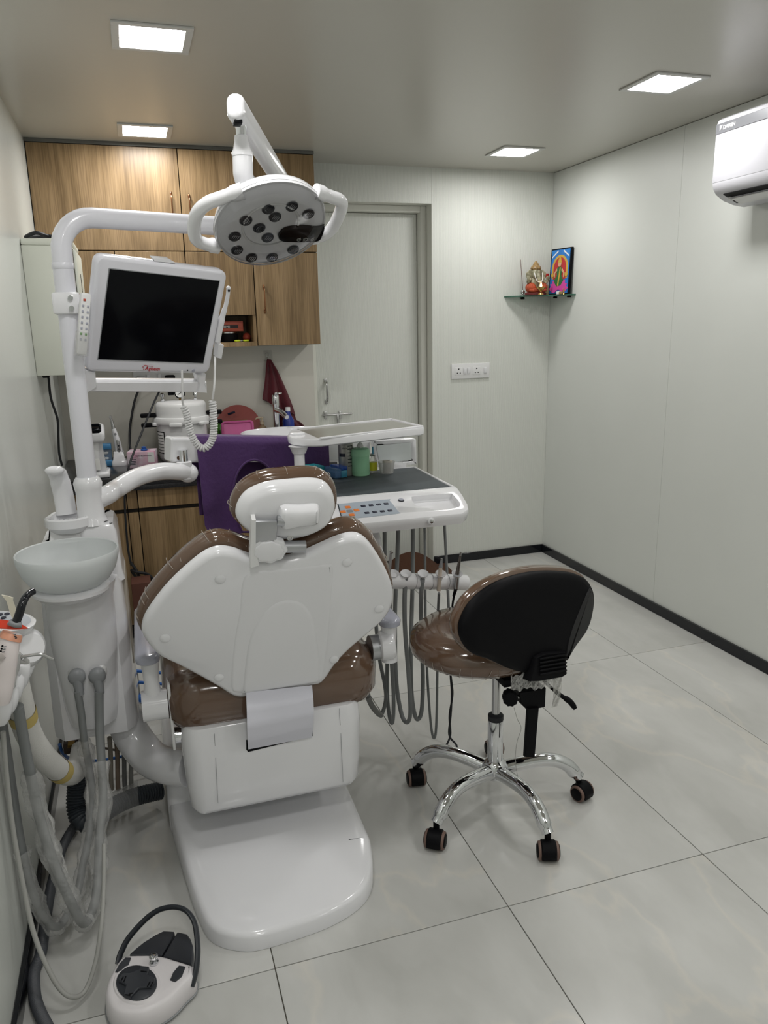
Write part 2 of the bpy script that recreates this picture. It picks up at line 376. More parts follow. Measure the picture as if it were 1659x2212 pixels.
ob('baseboard_left', MB().b2((XL+.0003, YF, 0), (XL+.012, 3.55, BH), .002, 1), BLACKG, kind='structure', label='black skirting along the left wall')

# ---- door in a deep frame
dr = thing('door_1', 'pale ribbed flush door with steel bolt and pull handle', None, (1.3, YB+.15, 0)); dr['kind'] = 'structure'
fr = MB()
for x0, x1 in ((DX0+.001, DX0+.036), (DX1-.036, DX1-.001)): fr.b2((x0, YB+.085, 0), (x1, YB+.18, DZ-.001), .002, 1)
fr.b2((DX0+.036, YB+.085, DZ-.036), (DX1-.036, YB+.18, DZ-.001), .002, 1)
ob('door_frame', fr, FRAME, dr)
lin = MB()
lin.b2((DX0-.0015, YB+.001, 0), (DX0+.001, YB+.085, DZ)); lin.b2((DX1-.001, YB+.001, 0), (DX1+.0015, YB+.085, DZ)); lin.b2((DX0, YB+.001, DZ-.001), (DX1, YB+.085, DZ+.0015))
ob('door_reveal', lin, FRAME, dr, smooth=False)
leaf = ob('door_leaf', MB().b2((DX0+.038, YB+.142, .008), (DX1-.038, YB+.177, DZ-.038), .002, 1), WALL_STRIPE, dr)
yd = YB+.142
h = MB(); p0, p1 = PY(703, 822, yd), PY(705, 868, yd)
for p in (p0, p1): h.box(p+V((0, -.004, 0)), (.018, .008, .024), .003)
h.tube(cr([p0+V((0, -.006, -.008)), p0+V((0, -.03, -.016)), p1+V((0, -.03, .016)), p1+V((0, -.006, .008))], 6), .0075, 8)
ob('door_handle', h, STEEL, dr)
bt = MB(); b0, b1 = PY(696, 897, yd-.012), PY(760, 893, yd-.012)
bt.cyl(b0, b1, .005, 10)
for px in (703, 735): bt.box(PY(px, 896, yd-.007), (.016, .013, .046), .003)
bt.box(PY(730, 905, yd-.018), (.015, .009, .05), .003)
ob('door_bolt', bt, STEEL, dr)

# ---- recessed ceiling lights
DIFF = emit('lamp_diffuser', (1, .988, .97), LAMP_POWER)
LFR = mat('lamp_frame', (.6, .6, .58), .4)
def ceiling_light(x, y, label):
    t = thing('ceiling_light', label, 'light', (x, y, HC-.004), 'square ceiling lights')
    f = MB(); a, b = .112, .09
    for lo, hi in (((-a, -a), (a, -b)), ((-a, b), (a, a)), ((-a, -b), (-b, b)), ((b, -b), (a, b))):
        f.b2((x+lo[0], y+lo[1], HC-.006), (x+hi[0], y+hi[1], HC-.0002), .001, 1)
    ob('light_frame', f, LFR, t)
    d = MB(); d.add([(x-b, y-b, HC-.003), (x+b, y-b, HC-.003), (x+b, y+b, HC-.003), (x-b, y+b, HC-.003)], [(0, 3, 2, 1)])
    ob('diffuser', d, DIFF, t, smooth=False)
LX0, LX1 = .137, 1.915
ceiling_light(LX0, 2.585, 'glowing square ceiling light nearest the camera on the left')
ceiling_light(LX0, 3.725, 'glowing square ceiling light just in front of the top wooden cabinets')
ceiling_light(LX1, 2.60, 'glowing square ceiling light nearest the air conditioner')
ceiling_light(LX1, 3.76, 'glowing square ceiling light above the corner shelf')
for y, w_ in ((1.44, 'first'), (.30, 'second'), (-.85, 'added third')):  # third row: unseen lamps added behind the camera for more frontal light
    for x, sd in ((LX0, 'left'), (LX1, 'right')): ceiling_light(x, y, 'square ceiling light out of view overhead, %s row, %s side' % (w_, sd))

# ================================================================== AIR CONDITIONER
ac = thing('air_conditioner', 'white split air conditioner with silver strip on the right wall', 'air conditioner', (XR-.1, 2.2, 1.88))
y0, y1 = 1.80, 2.655
def acprof(k=0): return [(XR-.001, 1.885), (XR-.05, 1.872), (XR-.10, 1.878), (XR-.15, 1.892), (XR-.186, 1.913), (XR-.202, 1.935), (XR-.206, 1.955), (XR-.205, 2.165), (XR-.200, 2.178), (XR-.186, 2.186), (XR-.13, 2.187), (XR-.001, 2.187)]
pr = [V((x, 0, z)) for x, z in acprof()]
A = MB(); A.puff([V((p.x, y0, p.z)) for p in pr], (0, 1, 0), [(.006, 0), (0, .006), (0, y1-y0-.008), (.003, y1-y0-.002), (.008, y1-y0)])
ACW = mat('air_con_white', (.60, .60, .64), .3); ob('body', A, ACW, ac, ang=30)
fx = XR-.2075
fp = ob('front_panel', MB().b2((fx, y0+.004, 1.955), (fx+.006, y1-.004, 2.125), .003), ACW, ac)
st = MB().b2((XR-.2075, y0+.004, 2.128), (XR-.203, y1-.003, 2.164), .001, 1)
ob('silver_strip', st, mat('silver_strip', (.20, .205, .22), .35, .2), ac, smooth=False)
ob('logo_mark', MB().puff([V((XR-.2075, y1-.024-a, 2.138+.018*t_)) for a, t_ in ((0, 1), (.016, 1), (.002, 0))], (-1, 0, 0), [(0, -.0005), (0, .0008)]), PAPER, ac, smooth=False)
text('logo', 'DAIKIN', (XR-.2078, y1-.042, 2.140), (0, -1, 0), (0, 0, 1), .019, PAPER, ac, .0006, .0004)
q_ = [(XR-.186, 1.9095), (XR-.118, 1.8795), (XR-.114, 1.889), (XR-.182, 1.919)]
ob('outlet_gap', MB().puff([V((x, y0+.03, z)) for x, z in q_], (0, 1, 0), [(0, 0), (0, y1-y0-.075)]), BLACKP, ac, smooth=False)
lo = MB(); lo.box((XR-.140, (y0+y1)/2, 1.8845), (.046, y1-y0-.13, .004), .0015, Matrix.Rotation(math.radians(22), 3, 'Y'))
ob('louver', lo, WHITE2, ac); ob('louver_pivot', MB().cyl((XR-.160, y1-.062, 1.896), (XR-.160, y1-.052, 1.896), .007, 12), WHITE2, ac)

# ================================================================== SWITCH BOARD
def screwplate(name, label, x0, z0, x1, z1, y, parent=None): pass
a, b = PY(974, 790, YB), PY(1056, 815, YB); x0, x1 = a.x, b.x; zc = (PY(1015, 801, YB)).z; hh = .044
sw = thing('switch_board', 'white wall switch board with two sockets right of the door', 'switch board', ((x0+x1)/2, YB, zc-hh))
ob('plate', MB().b2((x0, YB-.010, zc-hh), (x1, YB-.0002, zc+hh), .003), WHITE2, sw)
W_ = x1-x0
for cx_, name in ((.155, 's'), (.625, 's')):
    sx = x0+W_*(cx_+.03)
    m_ = ob('socket', MB().b2((sx-.024, YB-.0116, zc-.024), (sx+.024, YB-.0098, zc+.024), .001), WHITE2, sw)
    hm = MB()
    for dx, dz, r in ((0, .013, .0042), (-.009, -.010, .0034), (.009, -.010, .0034)): hm.cyl((sx+dx, YB-.0122, zc+dz), (sx+dx, YB-.0114, zc+dz), r, 10)
    ob('socket_hole', hm, BLACKP, m_)
for cx_ in (.345, .445, .875):
    sx = x0+W_*cx_; ob('switch', MB().box((sx, YB-.013, zc+.001), (.0175, .008, .034), .002, Matrix.Rotation(.12, 3, 'X')), WHITE, sw)

# ================================================================== CORNER SHELF AND ITS THINGS
SZ = 1.594
sh = thing('corner_shelf', 'green glass corner shelf with small clips', 'shelf', (2.25, 4.1, SZ-.008))
pa, pb = PY(1089, 640, YB), PX(1244, 634, XR); pc = V((XR-.0005, YB-.0005, SZ))
out = [V((pa.x, YB-.0005, SZ)), V((pa.x+.012, YB-.03, SZ)), V((pb.x-.03, pb.y+.012, SZ)), V((XR-.0005, pb.y, SZ)), pc]
ob('glass', MB().puff(out, (0, 0, 1), [(0, -.008), (0, 0)]), SHELFGLASS, sh, smooth=False)
for px, py in ((1129, 643),): ob('clip', MB().box(PY(px, py, YB-.01)+V((0, 0, -.004)), (.02, .018, .012), .003), BLACKP, sh)
for px in (1199, 1229): q = PX(px, 640, XR-.01); ob('clip', MB().box((q.x, q.y, SZ-.013), (.018, .02, .009), .003), BLACKP, sh)

# picture leaning on the right wall (painted goddess print, flat colour shapes)
pd = thing('framed_picture', 'tall framed devotional print, blue with a red arch, leaning in the corner', 'picture', (2.36, 4.02, SZ))
c0, c1 = PX(1192, 634, XR-.045), PX(1239, 631, XR-.03)
b0, b1 = V((XR-.055, 4.155, SZ)), V((XR-.03, 3.975, SZ))
uu = (b1-b0).normalized(); tilt = V((.05, 0, 1)).normalized(); nn = uu.cross(tilt).normalized()
if nn.x > 0: nn = -nn
Wd, Hd = (b1-b0).length, .255
def fpnt(a, b, k=0): return b0+uu*(a*Wd)+tilt*(b*Hd)+nn*k
ob('frame', MB().puff([fpnt(0, 0), fpnt(1, 0), fpnt(1, 1), fpnt(0, 1)], nn, [(0, -.012), (0, 0), (.002, .002), (.006, .002)]), BLACKP, pd, smooth=False)
def patch(name, pts, m, k): ob(name, MB().puff([fpnt(a, b, 0) for a, b in pts], nn, [(0, .001), (0, k)]), m, pd, smooth=False)
def ell(ca, cb, ra, rb, k=18, s=0, e=360): return [(ca+ra*math.cos(math.radians(s+(e-s)*i/k)), cb+rb*math.sin(math.radians(s+(e-s)*i/k))) for i in range(k)]
SKY = mat('print_blue', (.02, .22, .62), .5, noise=(40, (.02, .16, .5))); SKIN = mat('print_skin', (.62, .36, .22), .5); GOLD = mat('print_gold', (.55, .36, .06), .5)
PRED = mat('print_red', (.45, .03, .03), .5); PPINK = mat('print_pink', (.62, .07, .35), .5); PGREEN = mat('print_green', (.03, .15, .04), .5)
patch('print', [(.05, .03), (.95, .03), (.95, .97), (.05, .97)], SKY, .0026)
patch('arch_band', [(.12, .35)]+ell(.5, .56, .40, .30, 14, 180, 0)+[(.88, .35)], GOLD, .0030)
patch('arch', [(.2, .33)]+ell(.5, .56, .31, .25, 14, 180, 0)+[(.8, .33)], PRED, .0034)
for s_ in (-1, 1): patch('curtain_line', [(.5+s_*.12, .93), (.5+s_*.42, .80), (.5+s_*.42, .83), (.5+s_*.14, .96)], PAPER, .0032)
for i in range(9):
    a = math.radians(8+164*i/8); ca, cb = .5+.28*math.cos(a), .2+.10*math.sin(a)
    patch('petal', [(.5+.05*math.cos(a)+.40*math.cos(a)*t_-.11*math.sin(a)*w_, .10+.27*math.sin(a)*t_+.075*math.cos(a)*w_) for t_, w_ in ((0, 0), (.25, .75), (.55, 1), (.85, .55), (1.05, 0), (.85, -.55), (.55, -1), (.25, -.75))], PPINK, .0038+.0002*i)
patch('skirt', [(.25, .3), (.4, .18), (.6, .2), (.72, .3), (.6, .42), (.4, .42)], PGREEN, .0054)
patch('torso', [(.4, .4), (.6, .4), (.64, .55), (.56, .6), (.44, .6), (.36, .55)], PGREEN, .0058)
for s_ in (-1, 1):
    patch('arm', [(.5+s_*.12, .57), (.5+s_*.26, .46), (.5+s_*.24, .36), (.5+s_*.2, .38), (.5+s_*.2, .46), (.5+s_*.1, .52)], SKIN, .0062)
    patch('pot', ell(.5+s_*.34, .43, .07, .05, 10), GOLD, .0056)
patch('sash', [(.44, .2), (.5, .18), (.57, .58), (.52, .6)], GOLD, .0064)
patch('face', ell(.5, .66, .075, .055), SKIN, .0066); patch('crown', [(.41, .69), (.59, .69), (.55, .77), (.5, .83), (.45, .77)], GOLD, .0070)

# elephant-headed figurine
fg = V((2.245, 4.115, SZ)); st = thing('seated_figurine', 'small seated elephant headed figurine in orange robe on the glass shelf', 'figurine', fg)
OR = mat('figurine_orange', (.42, .07, .025), .5, bump=(60, .6, (4, 4, .4))); OLIVE = mat('figurine_olive', (.16, .15, .09), .4, noise=(60, (.40, .38, .27))); DKB = mat('figurine_brown', (.12, .07, .03), .4, noise=(90, (.4, .26, .1)))
ob('pedestal', MB().lathe([(.075, 0), (.08, .006), (.08, .016), (.07, .02)], fg, sy=.7), mat('figurine_base', (.16, .03, .03), .4), st)
lg = MB()
for s_ in (-1, 1): lg.sph(fg+V((s_*.045, -.012, .05)), (.038, .036, .036)); lg.sph(fg+V((s_*.03, -.035, .032)), (.04, .02, .016))
ob('crossed_legs', lg, OR, st); ob('torso', MB().sph(fg+V((0, .008, .085)), (.042, .034, .06)), OLIVE, st)
hd = MB(); hd.sph(fg+V((-.005, -.012, .145)), (.033, .03, .042)); hd.tube(cr([fg+V((-.005, -.035, .14)), fg+V((-.002, -.05, .11)), fg+V((.008, -.05, .075)), fg+V((.0, -.052, .05)), fg+V((-.016, -.05, .042))], 6), [.017-.0005*i for i in range(25)], 10)
hdo = ob('head', hd, OLIVE, st)
for s_ in (-1, 1): ob('ear', MB().puff([fg+V((s_*x-.003, -.002-.15*abs(x-.02), z)) for x, z in ((.02, .17), (.05, .172), (.078, .15), (.075, .12), (.05, .085), (.03, .09), (.022, .12))], (0, -1, 0), [(.002, -.005), (0, 0), (.003, .003)]), OLIVE, hdo)
ob('crown', MB().lathe([(.034, 0), (.038, .01), (.033, .022), (.024, .03), (.016, .045), (.004, .06)], fg+V((-.004, -.004, .17))), DKB, st)
for s_ in (-1, 1):
    am = MB(); am.tube(cr([fg+V((s_*.045, -.005, .11)), fg+V((s_*.07, -.02, .085)), fg+V((s_*.075, -.032, .105))], 5), .010, 8); am.sph(fg+V((s_*.075, -.034, .115)), (.013, .007, .014)); ob('arm', am, OLIVE, st)
ob('garland', MB().tube(cr([fg+V((-.033, -.036, .15)), fg+V((-.022, -.052, .1)), fg+V((0, -.06, .085)), fg+V((.022, -.054, .1)), fg+V((.033, -.034, .15))], 6), .003, 6), PAPER, st)
st.scale = (.82, .82, .82)
# brass oil lamp with flame
lp = V((2.236, 4.035, SZ)); dl = thing('oil_lamp', 'little brass oil lamp with a lit wick before the figurine', 'lamp', lp)
ob('brass_bowl', MB().lathe([(.017, 0), (.016, .004), (.005, .014), (.005, .02), (.014, .026), (.024, .034), (.027, .042), (.024, .041), (.012, .034)], lp), BRASS, dl)
ob('flame', MB().lathe([(.001, 0), (.006, .006), (.0065, .012), (.004, .022), (.0008, .034)], lp+V((0, 0, .038)), seg=12), emit('flame', (1, .62, .25), 6), dl)
# incense holder
ih = PY(1129, 634, 4.17); ih.z = SZ; t = thing('incense_holder', 'steel ball incense holder with an upright stick', 'incense holder', ih)
hb = MB(); hb.lathe([(.014, 0), (.013, .004), (.004, .008), (.004, .012)], ih); hb.sph(ih+V((0, 0, .021)), .013); ob('steel_ball', hb, STEEL, t)
ob('stick', MB().cyl(ih+V((0, 0, .03)), ih+V((-.018, .0, .20)), .0016, 6), mat('incense_brown', (.12, .05, .04), .9), t)
# jar with red lid
jr = V((2.332, 4.168, SZ)); t = thing('jar', 'clear jar of yellow powder with a red lid behind the figurine', 'jar', jr)
ob('jar_body', MB().lathe([(.026, 0), (.028, .004), (.028, .085), (.021, .098), (.021, .102)], jr), film('jar_clear', (.8, .8, .75), .25, .1, 0), t)
ob('yellow_content', MB().lathe([(.0, .003), (.025, .003), (.025, .055), (0, .055)], jr, caps=False), mat('turmeric', (.55, .42, .02), .7), t)
ob('jar_lid', MB().lathe([(.024, 0), (.025, .002), (.025, .018), (.023, .02)], jr+V((0, 0, .102))), mat('red_lid', (.5, .02, .02), .4), t)
# little packet
t = thing('matchbox', 'tiny white and brown box in front of the print', 'box', (2.335, 3.985, SZ))
ob('white_end', MB().b2((2.322, 3.99, SZ), (2.336, 4.014, SZ+.016), .001), PAPER, t); ob('brown_end', MB().b2((2.325, 3.968, SZ), (2.337, 3.99, SZ+.014), .001), mat('kraft', (.3, .2, .08), .7), t)
ob('brass_bit', MB().lathe([(.008, 0), (.004, .008), (.006, .018), (.002, .034)], (2.345, 3.972, SZ), seg=12), BRASS, t)

# ================================================================== WALL CABINETS
CY0 = 3.96
DARKEDGE = mat('dark_gap', (.02, .016, .012), .7)
def cabinet(name, label, x0, x1, z0, z1, doors, group='wooden wall cabinets', y0=CY0, y1=YB-.002, handles=()):
    t = thing(name, label, 'cabinet', ((x0+x1)/2, (y0+y1)/2, z0), group)
    ob('carcass', MB().b2((x0+.0015, y0+.019, z0+.0005), (x1-.0015, y1, z1-.0005)), DARKEDGE if doors else WOOD, t, smooth=False)
    for k, (a, b, c, d, hx, hz) in enumerate(doors):
        dd = ob('cabinet_door', MB().b2((a+.002, y0, c+.0015), (b-.002, y0+.0185, d-.0015), .001, 1), WOOD, t)
        if hx is not None:
            hm = MB(); P = V((hx, y0, hz))
            hm.tube(cr([P+V((0, 0, .055)), P+V((0, -.018, .05)), P+V((0, -.022, .02)), P+V((0, -.022, -.02)), P+V((0, -.018, -.05)), P+V((0, 0, -.055))], 5), [.0035]*3+[.0035]*23, 8)
            for s_ in (-1, 1): hm.sph(P+V((0, -.004, s_*.058)), (.0055, .004, .013))
            ob('handle', hm, BRONZE, dd)
    return t
ob('trim_1', MB().b2((XL+.001, CY0-.002, HC-.016), (.93, CY0+.02, HC-.0005), .001, 1), mat('grey_trim', (.12, .12, .11), .5), kind='structure', label='thin grey strip between the top cabinets and the ceiling')
h1, h2, h3 = PY(372, 447, CY0-.02), PY(411, 452, CY0-.02), PY(572, 646, CY0-.02)
cabinet('wall_cabinet', 'broad top wooden cabinet with two doors right under the ceiling', XL+.002, .93, 1.807, HC-.017, [(XL+.002, .281, 1.807, HC-.017, h1.x, h1.z), (.281, .93, 1.807, HC-.017, h2.x, h2.z)])
cabinet('wall_cabinet', 'lower wooden wall cabinet in the left corner behind the cream box', XL+.002, -.039, 1.355, 1.806, [(XL+.002, -.039, 1.355, 1.806, None, 0)])
cabinet('wall_cabinet', 'lower wooden wall cabinet hidden behind the monitor', -.038, .28, 1.355, 1.806, [(-.038, .28, 1.355, 1.806, None, 0)])
nc = thing('niche_cabinet', 'wooden wall cabinet with an open niche below its door', 'cabinet', (.44, 4.1, 1.355), 'wooden wall cabinets')
x0, x1 = .281, .604; z1 = 1.506
ob('carcass', MB().b2((x0+.001, CY0+.019, z1), (x1-.001, YB-.002, 1.8055)), DARKEDGE, nc, smooth=False)
ob('cabinet_door', MB().b2((x0+.002, CY0, z1+.001), (x1-.002, CY0+.0185, 1.8045), .001, 1), WOOD, nc)
nb = MB(); nb.b2((x0+.001, CY0, 1.3555), (x1-.001, YB-.002, 1.3765)); nb.b2((x0+.001, CY0+.005, 1.3765), (x0+.017, YB-.002, z1-.0005)); nb.b2((x1-.017, CY0+.005, 1.3765), (x1-.001, YB-.002, z1-.0005)); nb.b2((x0+.017, YB-.012, 1.3765), (x1-.017, YB-.002, z1-.0005))
ob('niche', nb, WOOD, nc, smooth=False)
cabinet('wall_cabinet', 'lower wooden wall cabinet with bronze handle next to the door', .605, .93, 1.355, 1.806, [(.605, .93, 1.355, 1.806, h3.x, h3.z)])
# things in the niche
q = PY(505, 739, 4.0); nz = 1.377
t = thing('carton', 'small red-brown printed carton in the cabinet niche', 'box', (.47, 4.08, nz+.045))
ob('box', MB().b2((.37, 4.02, nz+.052), (.545, 4.12, nz+.102), .002), mat('carton_red', (.32, .05, .03), .5, noise=(35, (.4, .09, .05), (.3, 1, 2))), t)
ob('label_band', MB().b2((.37, 4.0185, nz+.068), (.52, 4.02, nz+.083)), mat('carton_black', (.02, .01, .01), .5), t)
text('lettering', 'K SLEEVES', (.425, 4.018, nz+.0715), (1, 0, 0), (0, 0, 1), .012, PAPER, t)
for k in range(9): ob('stripe', MB().b2((.375+k*.007, 4.0184, nz+.086 if k % 2 else nz+.055), (.379+k*.007, 4.02, nz+.098 if k % 2 else nz+.066)), PAPER, t)
t = thing('tape_tin', 'round dark tin under the carton in the niche', 'tin', (.475, 4.07, nz)); ob('tin_body', MB().lathe([(.045, 0), (.046, .003), (.046, .038), (.04, .04)], (.475, 4.07, nz)), BLACKP, t)
ob('tin_lid', MB().lathe([(.04, 0), (.042, .002), (.042, .008), (.038, .01)], (.475, 4.07, nz+.041)), STEEL, t)
t = thing('scissors', 'yellow-green handled scissors lying in the niche', 'scissors', (.53, 4.0, nz)); LIME = mat('lime', (.5, .62, .03), .4)
for dx in (-.022, .022): ob('finger_ring', MB().tube(circle((.53+dx, 3.995, nz+.006), (0, 0, 1), .019, 18, 1, .6), .0045, 8, True), LIME, t)
ob('blades', MB().b2((.522, 4.0, nz+.003), (.538, 4.1, nz+.007), .001), STEEL, t)
t = ob('red_pouch', MB().sph((.565, 4.06, nz+.022), (.02, .03, .022)), mat('red_pouch', (.3, .04, .02), .6), label='small red pouch at the back corner of the niche', cat='pouch')

# ================================================================== CREAM BOX ON THE LEFT WALL
t = thing('sterilizer_box', 'tall cream metal cabinet hung on the left wall with a side door', 'cabinet', (-.28, 3.55, 1.275))
bx0, bx1, by0, by1, bz0, bz1 = XL+.0005, -.188, 3.36, 3.76, 1.277, 1.797
ob('body', MB().b2((bx0, by0, bz0), (bx1, by1, bz1-.025), .004), CREAM, t); ob('top', MB().b2((bx0, by0-.003, bz1-.0265), (bx1+.004, by1, bz1), .008), CREAM, t)
dd = ob('door_panel', MB().b2((bx1+.0005, by0+.015, bz0+.02), (bx1+.012, by1-.005, bz1-.04), .003), CREAM, t)
gp = MB(); gp.b2((bx1-.001, by0+.012, bz0+.017), (bx1+.002, by0+.015, bz1-.036)); gp.b2((bx1-.001, by0+.012, bz1-.04), (bx1+.002, by1-.003, bz1-.036)); gp.b2((bx1-.001, by0+.012, bz0+.016), (bx1+.002, by1-.003, bz0+.02)); ob('door_gap', gp, BLACKP, t, smooth=False)
ob('pull_slot', MB().b2((bx1+.011, by0+.18, bz0+.13), (bx1+.0135, by0+.195, bz1-.12), .002), BLACKP, dd)
for x in (bx0+.03, bx1-.02): ob('foot', MB().lathe([(.012, 0), (.014, .003), (.014, .009)], (x, by0+.03, bz0-.009), seg=14), BLACKP, t)
t = ob('coiled_cable', MB().tube(cr([(-.35, 3.40, bz1+.008), (-.31, 3.37, bz1+.02), (-.27, 3.41, bz1+.012), (-.23, 3.38, bz1+.008), (-.205, 3.44, bz1+.008), (-.25, 3.5, bz1+.012), (-.31, 3.47, bz1+.018), (-.34, 3.43, bz1+.012)], 6, True), .0075, 8, True), RUBBER, label='black coiled cable lying on top of the cream cabinet', cat='cable')
c_ = [PY(105, 816, 3.5), PY(110, 860, 3.5), PY(124, 905, 3.52), PY(126, 940, 3.55), PY(128, 980, 3.6), PY(134, 1005, 3.62)]
ob('power_cord', MB().tube(cr(c_, 8), .005, 8), RUBBER, label='black cord hanging below the cream cabinet on the left wall', cat='cord')
# ================================================================== COUNTER
KZ, KY = .80, 3.60
def base_cab(label, x0, x1, drawer=True):
    t = thing('base_cabinet', label, 'cabinet', ((x0+x1)/2, 3.9, .0), 'wooden base cabinets under the black counter')
    ob('carcass', MB().b2((x0+.001, KY+.045, .08), (x1-.001, YB-.002, KZ-.042)), DARKEDGE, t, smooth=False)
    ob('plinth', MB().b2((x0+.001, KY+.07, 0.0005), (x1-.001, YB-.002, .079)), BLACKP, t, smooth=False)
    if drawer:
        ob('drawer_front', MB().b2((x0+.0015, KY+.025, .648), (x1-.0015, KY+.044, KZ-.043), .001, 1), WOOD, t)
        ob('cabinet_door', MB().b2((x0+.0015, KY+.025, .085), (x1-.0015, KY+.044, .628), .001, 1), WOOD, t)
    else: ob('filler_panel', MB().b2((x0+.0015, KY+.025, .085), (x1-.0015, KY+.044, KZ-.043), .001, 1), WOOD, t)
base_cab('narrow wooden base cabinet in the left corner behind the spittoon', XL+.002, -.088)
base_cab('slim wooden filler beside the hanging black cord', -.087, -.04)
base_cab('wooden base cabinet below the pressure cooker', -.039, .40)
base_cab('wooden base cabinet below the sink', .401, .90)
ct = thing('countertop', 'black granite countertop on the wooden base cabinets', 'countertop', (.27, 3.9, KZ-.04))
ob('slab', MB().b2((XL+.002, KY, KZ-.04), (.905, YB-.002, KZ), .002), GRANITE, ct); ob('front_lip', MB().b2((XL+.002, KY-.002, KZ-.062), (.905, KY+.018, KZ-.0405), .002), GRANITE, ct)

# ---- pressure cooker autoclave
q = PZ(400, 993, KZ); ac_ = V((.205, 4.0, KZ)); R0 = .125
t = thing('autoclave', 'cream pressure cooker autoclave with black lug handles and a gauge', 'autoclave', ac_)
ob('pot', MB().lathe([(R0*.86, 0), (R0*.95, .012), (R0*.98, .03), (R0*.98, .19), (R0*1.02, .195)], ac_, seg=48), WHITE2, t)
rim = ob('rim_band', MB().lathe([(R0*1.02, .19), (R0*1.12, .193), (R0*1.13, .2), (R0*1.13, .212), (R0*1.1, .222), (R0*1.02, .224)], ac_, seg=48), WHITE2, t)
for k in range(6):
    a = math.radians(k*60+15); ob('lug', MB().box(ac_+V((math.cos(a)*R0*1.1, math.sin(a)*R0*1.1, .192)), (.03, .06, .016), .004, Matrix.Rotation(a, 3, 'Z')), WHITE2, rim)
ld = ob('lid', MB().lathe([(R0*1.0, .222), (R0*1.0, .275), (R0*.97, .288), (R0*.9, .295), (0.01, .302)], ac_, seg=48), WHITE2, t)
for s_, z in ((-1, .235), (-1, .187), (1, .235), (1, .187)): ob('lug_handle', MB().box(ac_+V((s_*(R0+.035), -.03, z)), (.075, .034, .020), .006), BLACKP, ld if z > .2 else t)
gpos = ac_+V((-.0, -.02, .335)); ob('gauge_stem', MB().cyl(ac_+V((0, 0, .298)), gpos+V((0, .01, -.015)), .006, 10), BRASS, ld)
gd = ob('gauge', MB().lathe([(.024, 0), (.026, .003), (.026, .016), (.022, .018)], gpos+V((0, .012, 0)), (0, -1, .1)), BLACKP, ld); ob('gauge_face', MB().lathe([(.021, 0), (.021, .0012)], gpos+V((0, -.0055, .002)), (0, -1, .1)), PAPER, gd)
ob('needle', MB().cyl(gpos+V((-.011, -.0075, -.006)), gpos+V((.011, -.0075, .008)), .0015, 6), BLACKP, gd)
for dx, r in ((-.085, .010), (.075, .009)): ob('valve', MB().lathe([(r*.8, 0), (r, .004), (r, .012), (r*.5, .014), (r*.5, .022), (r*1.2, .024), (r*1.2, .036), (r*.6, .042)], ac_+V((dx, -.01, .298)), seg=14), CHROME, ld)
ob('valve_cap', MB().box(ac_+V((-.04, .03, .335)), (.03, .02, .022), .004), BLACKP, ld)
lab = MB(); 
def cylpatch(mb, c, r, a0, a1, z0, z1, k=10): return mb.grid(lambda u, v: V((c.x+r*math.cos(math.radians(a0+(a1-a0)*u)), c.y+r*math.sin(math.radians(a0+(a1-a0)*u)), c.z+z0+(z1-z0)*v)), k, 1)
lb = ob('label_sticker', cylpatch(MB(), ac_, R0*.986, 185, 222, .045, .155), BLACKP, t); ob('label_print', cylpatch(MB(), ac_, R0*.990, 188, 219, .05, .15), PAPER, lb)
for k in range(6): ob('label_line', cylpatch(MB(), ac_, R0*.993, 190, 217, .06+.015*k, .063+.015*k), BLACKP, lb)
t = thing('timer_box', 'small white box with a black dial beside the pressure cooker', 'timer', (.388, 3.9, KZ)); ob('box', MB().b2((.362, 3.86, KZ), (.414, 3.94, KZ+.11), .005), WHITE2, t)
ob('dial', MB().lathe([(.03, 0), (.03, .008), (.022, .018), (.0, .02)], (.392, 3.86, KZ+.078), (0, -1, 0)), BLACKP, t)

# ---- sanitiser / scaler stand (white, black window)
b_ = V((-.215, 3.70, KZ)); t = thing('sensor_dispenser', 'white counter dispenser with a black window on its head', 'dispenser', b_)
ob('base', MB().box(b_+V((0, 0, .013)), (.135, .15, .026), .01, seg=3), WHITE, t)
bw = MB(); bw.puff([b_+V(p) for p in ((.055, .05, .026), (-.05, .05, .026), (-.05, .01, .026), (.055, -.05, .026))], (0, 0, 1), [(0, 0), (.008, .05), (.018, .1), (.02, .135)]); ob('body', bw, WHITE, t)
ob('stem', MB().lathe([(.026, 0), (.024, .09), (.026, .14)], b_+V((.01, -.01, .03)), seg=24), WHITE2, t)
hd = ob('head', MB().box(b_+V((.01, -.02, .20)), (.105, .115, .055), .018, Matrix.Rotation(.28, 3, 'X'), 3), WHITE, t)
ob('window', MB().box(b_+V((.008, -.044, .217)), (.085, .07, .038), .012, Matrix.Rotation(.28, 3, 'X'), 3), SCREEN, hd)
ob('front_card', MB().box(b_+V((.012, -.048, .06)), (.035, .004, .05), .002), PAPER, t)

# ---- cotton roll dispenser (blue)
p = PZ(231, 1006, KZ); t = thing('cotton_dispenser', 'blue and clear cotton roll dispenser on the black counter', 'dispenser', p)
LB = mat('light_blue', (.06, .22, .42), .35); ob('back_shell', MB().b2(p+V((-.028, .02, 0)), p+V((.028, .05, .105)), .004), LB, t); ob('lid', MB().b2(p+V((-.029, -.008, .08)), p+V((.029, .05, .106)), .004), LB, t)
ob('foot_tray', MB().b2(p+V((-.028, -.02, 0)), p+V((.028, .02, .028)), .005), LB, t); ob('clear_front', MB().b2(p+V((-.027, -.006, .028)), p+V((.027, .018, .08)), .002), film('clear_box', (.7, .75, .8), .12, .1, 0), t)
for k in range(9): ob('cotton_roll', MB().sph(p+V((random.uniform(-.018, .018), random.uniform(-.001, .012), .036+.013*(k//3))), (.009, .007, .0065), 10, 6), PAPER, t)

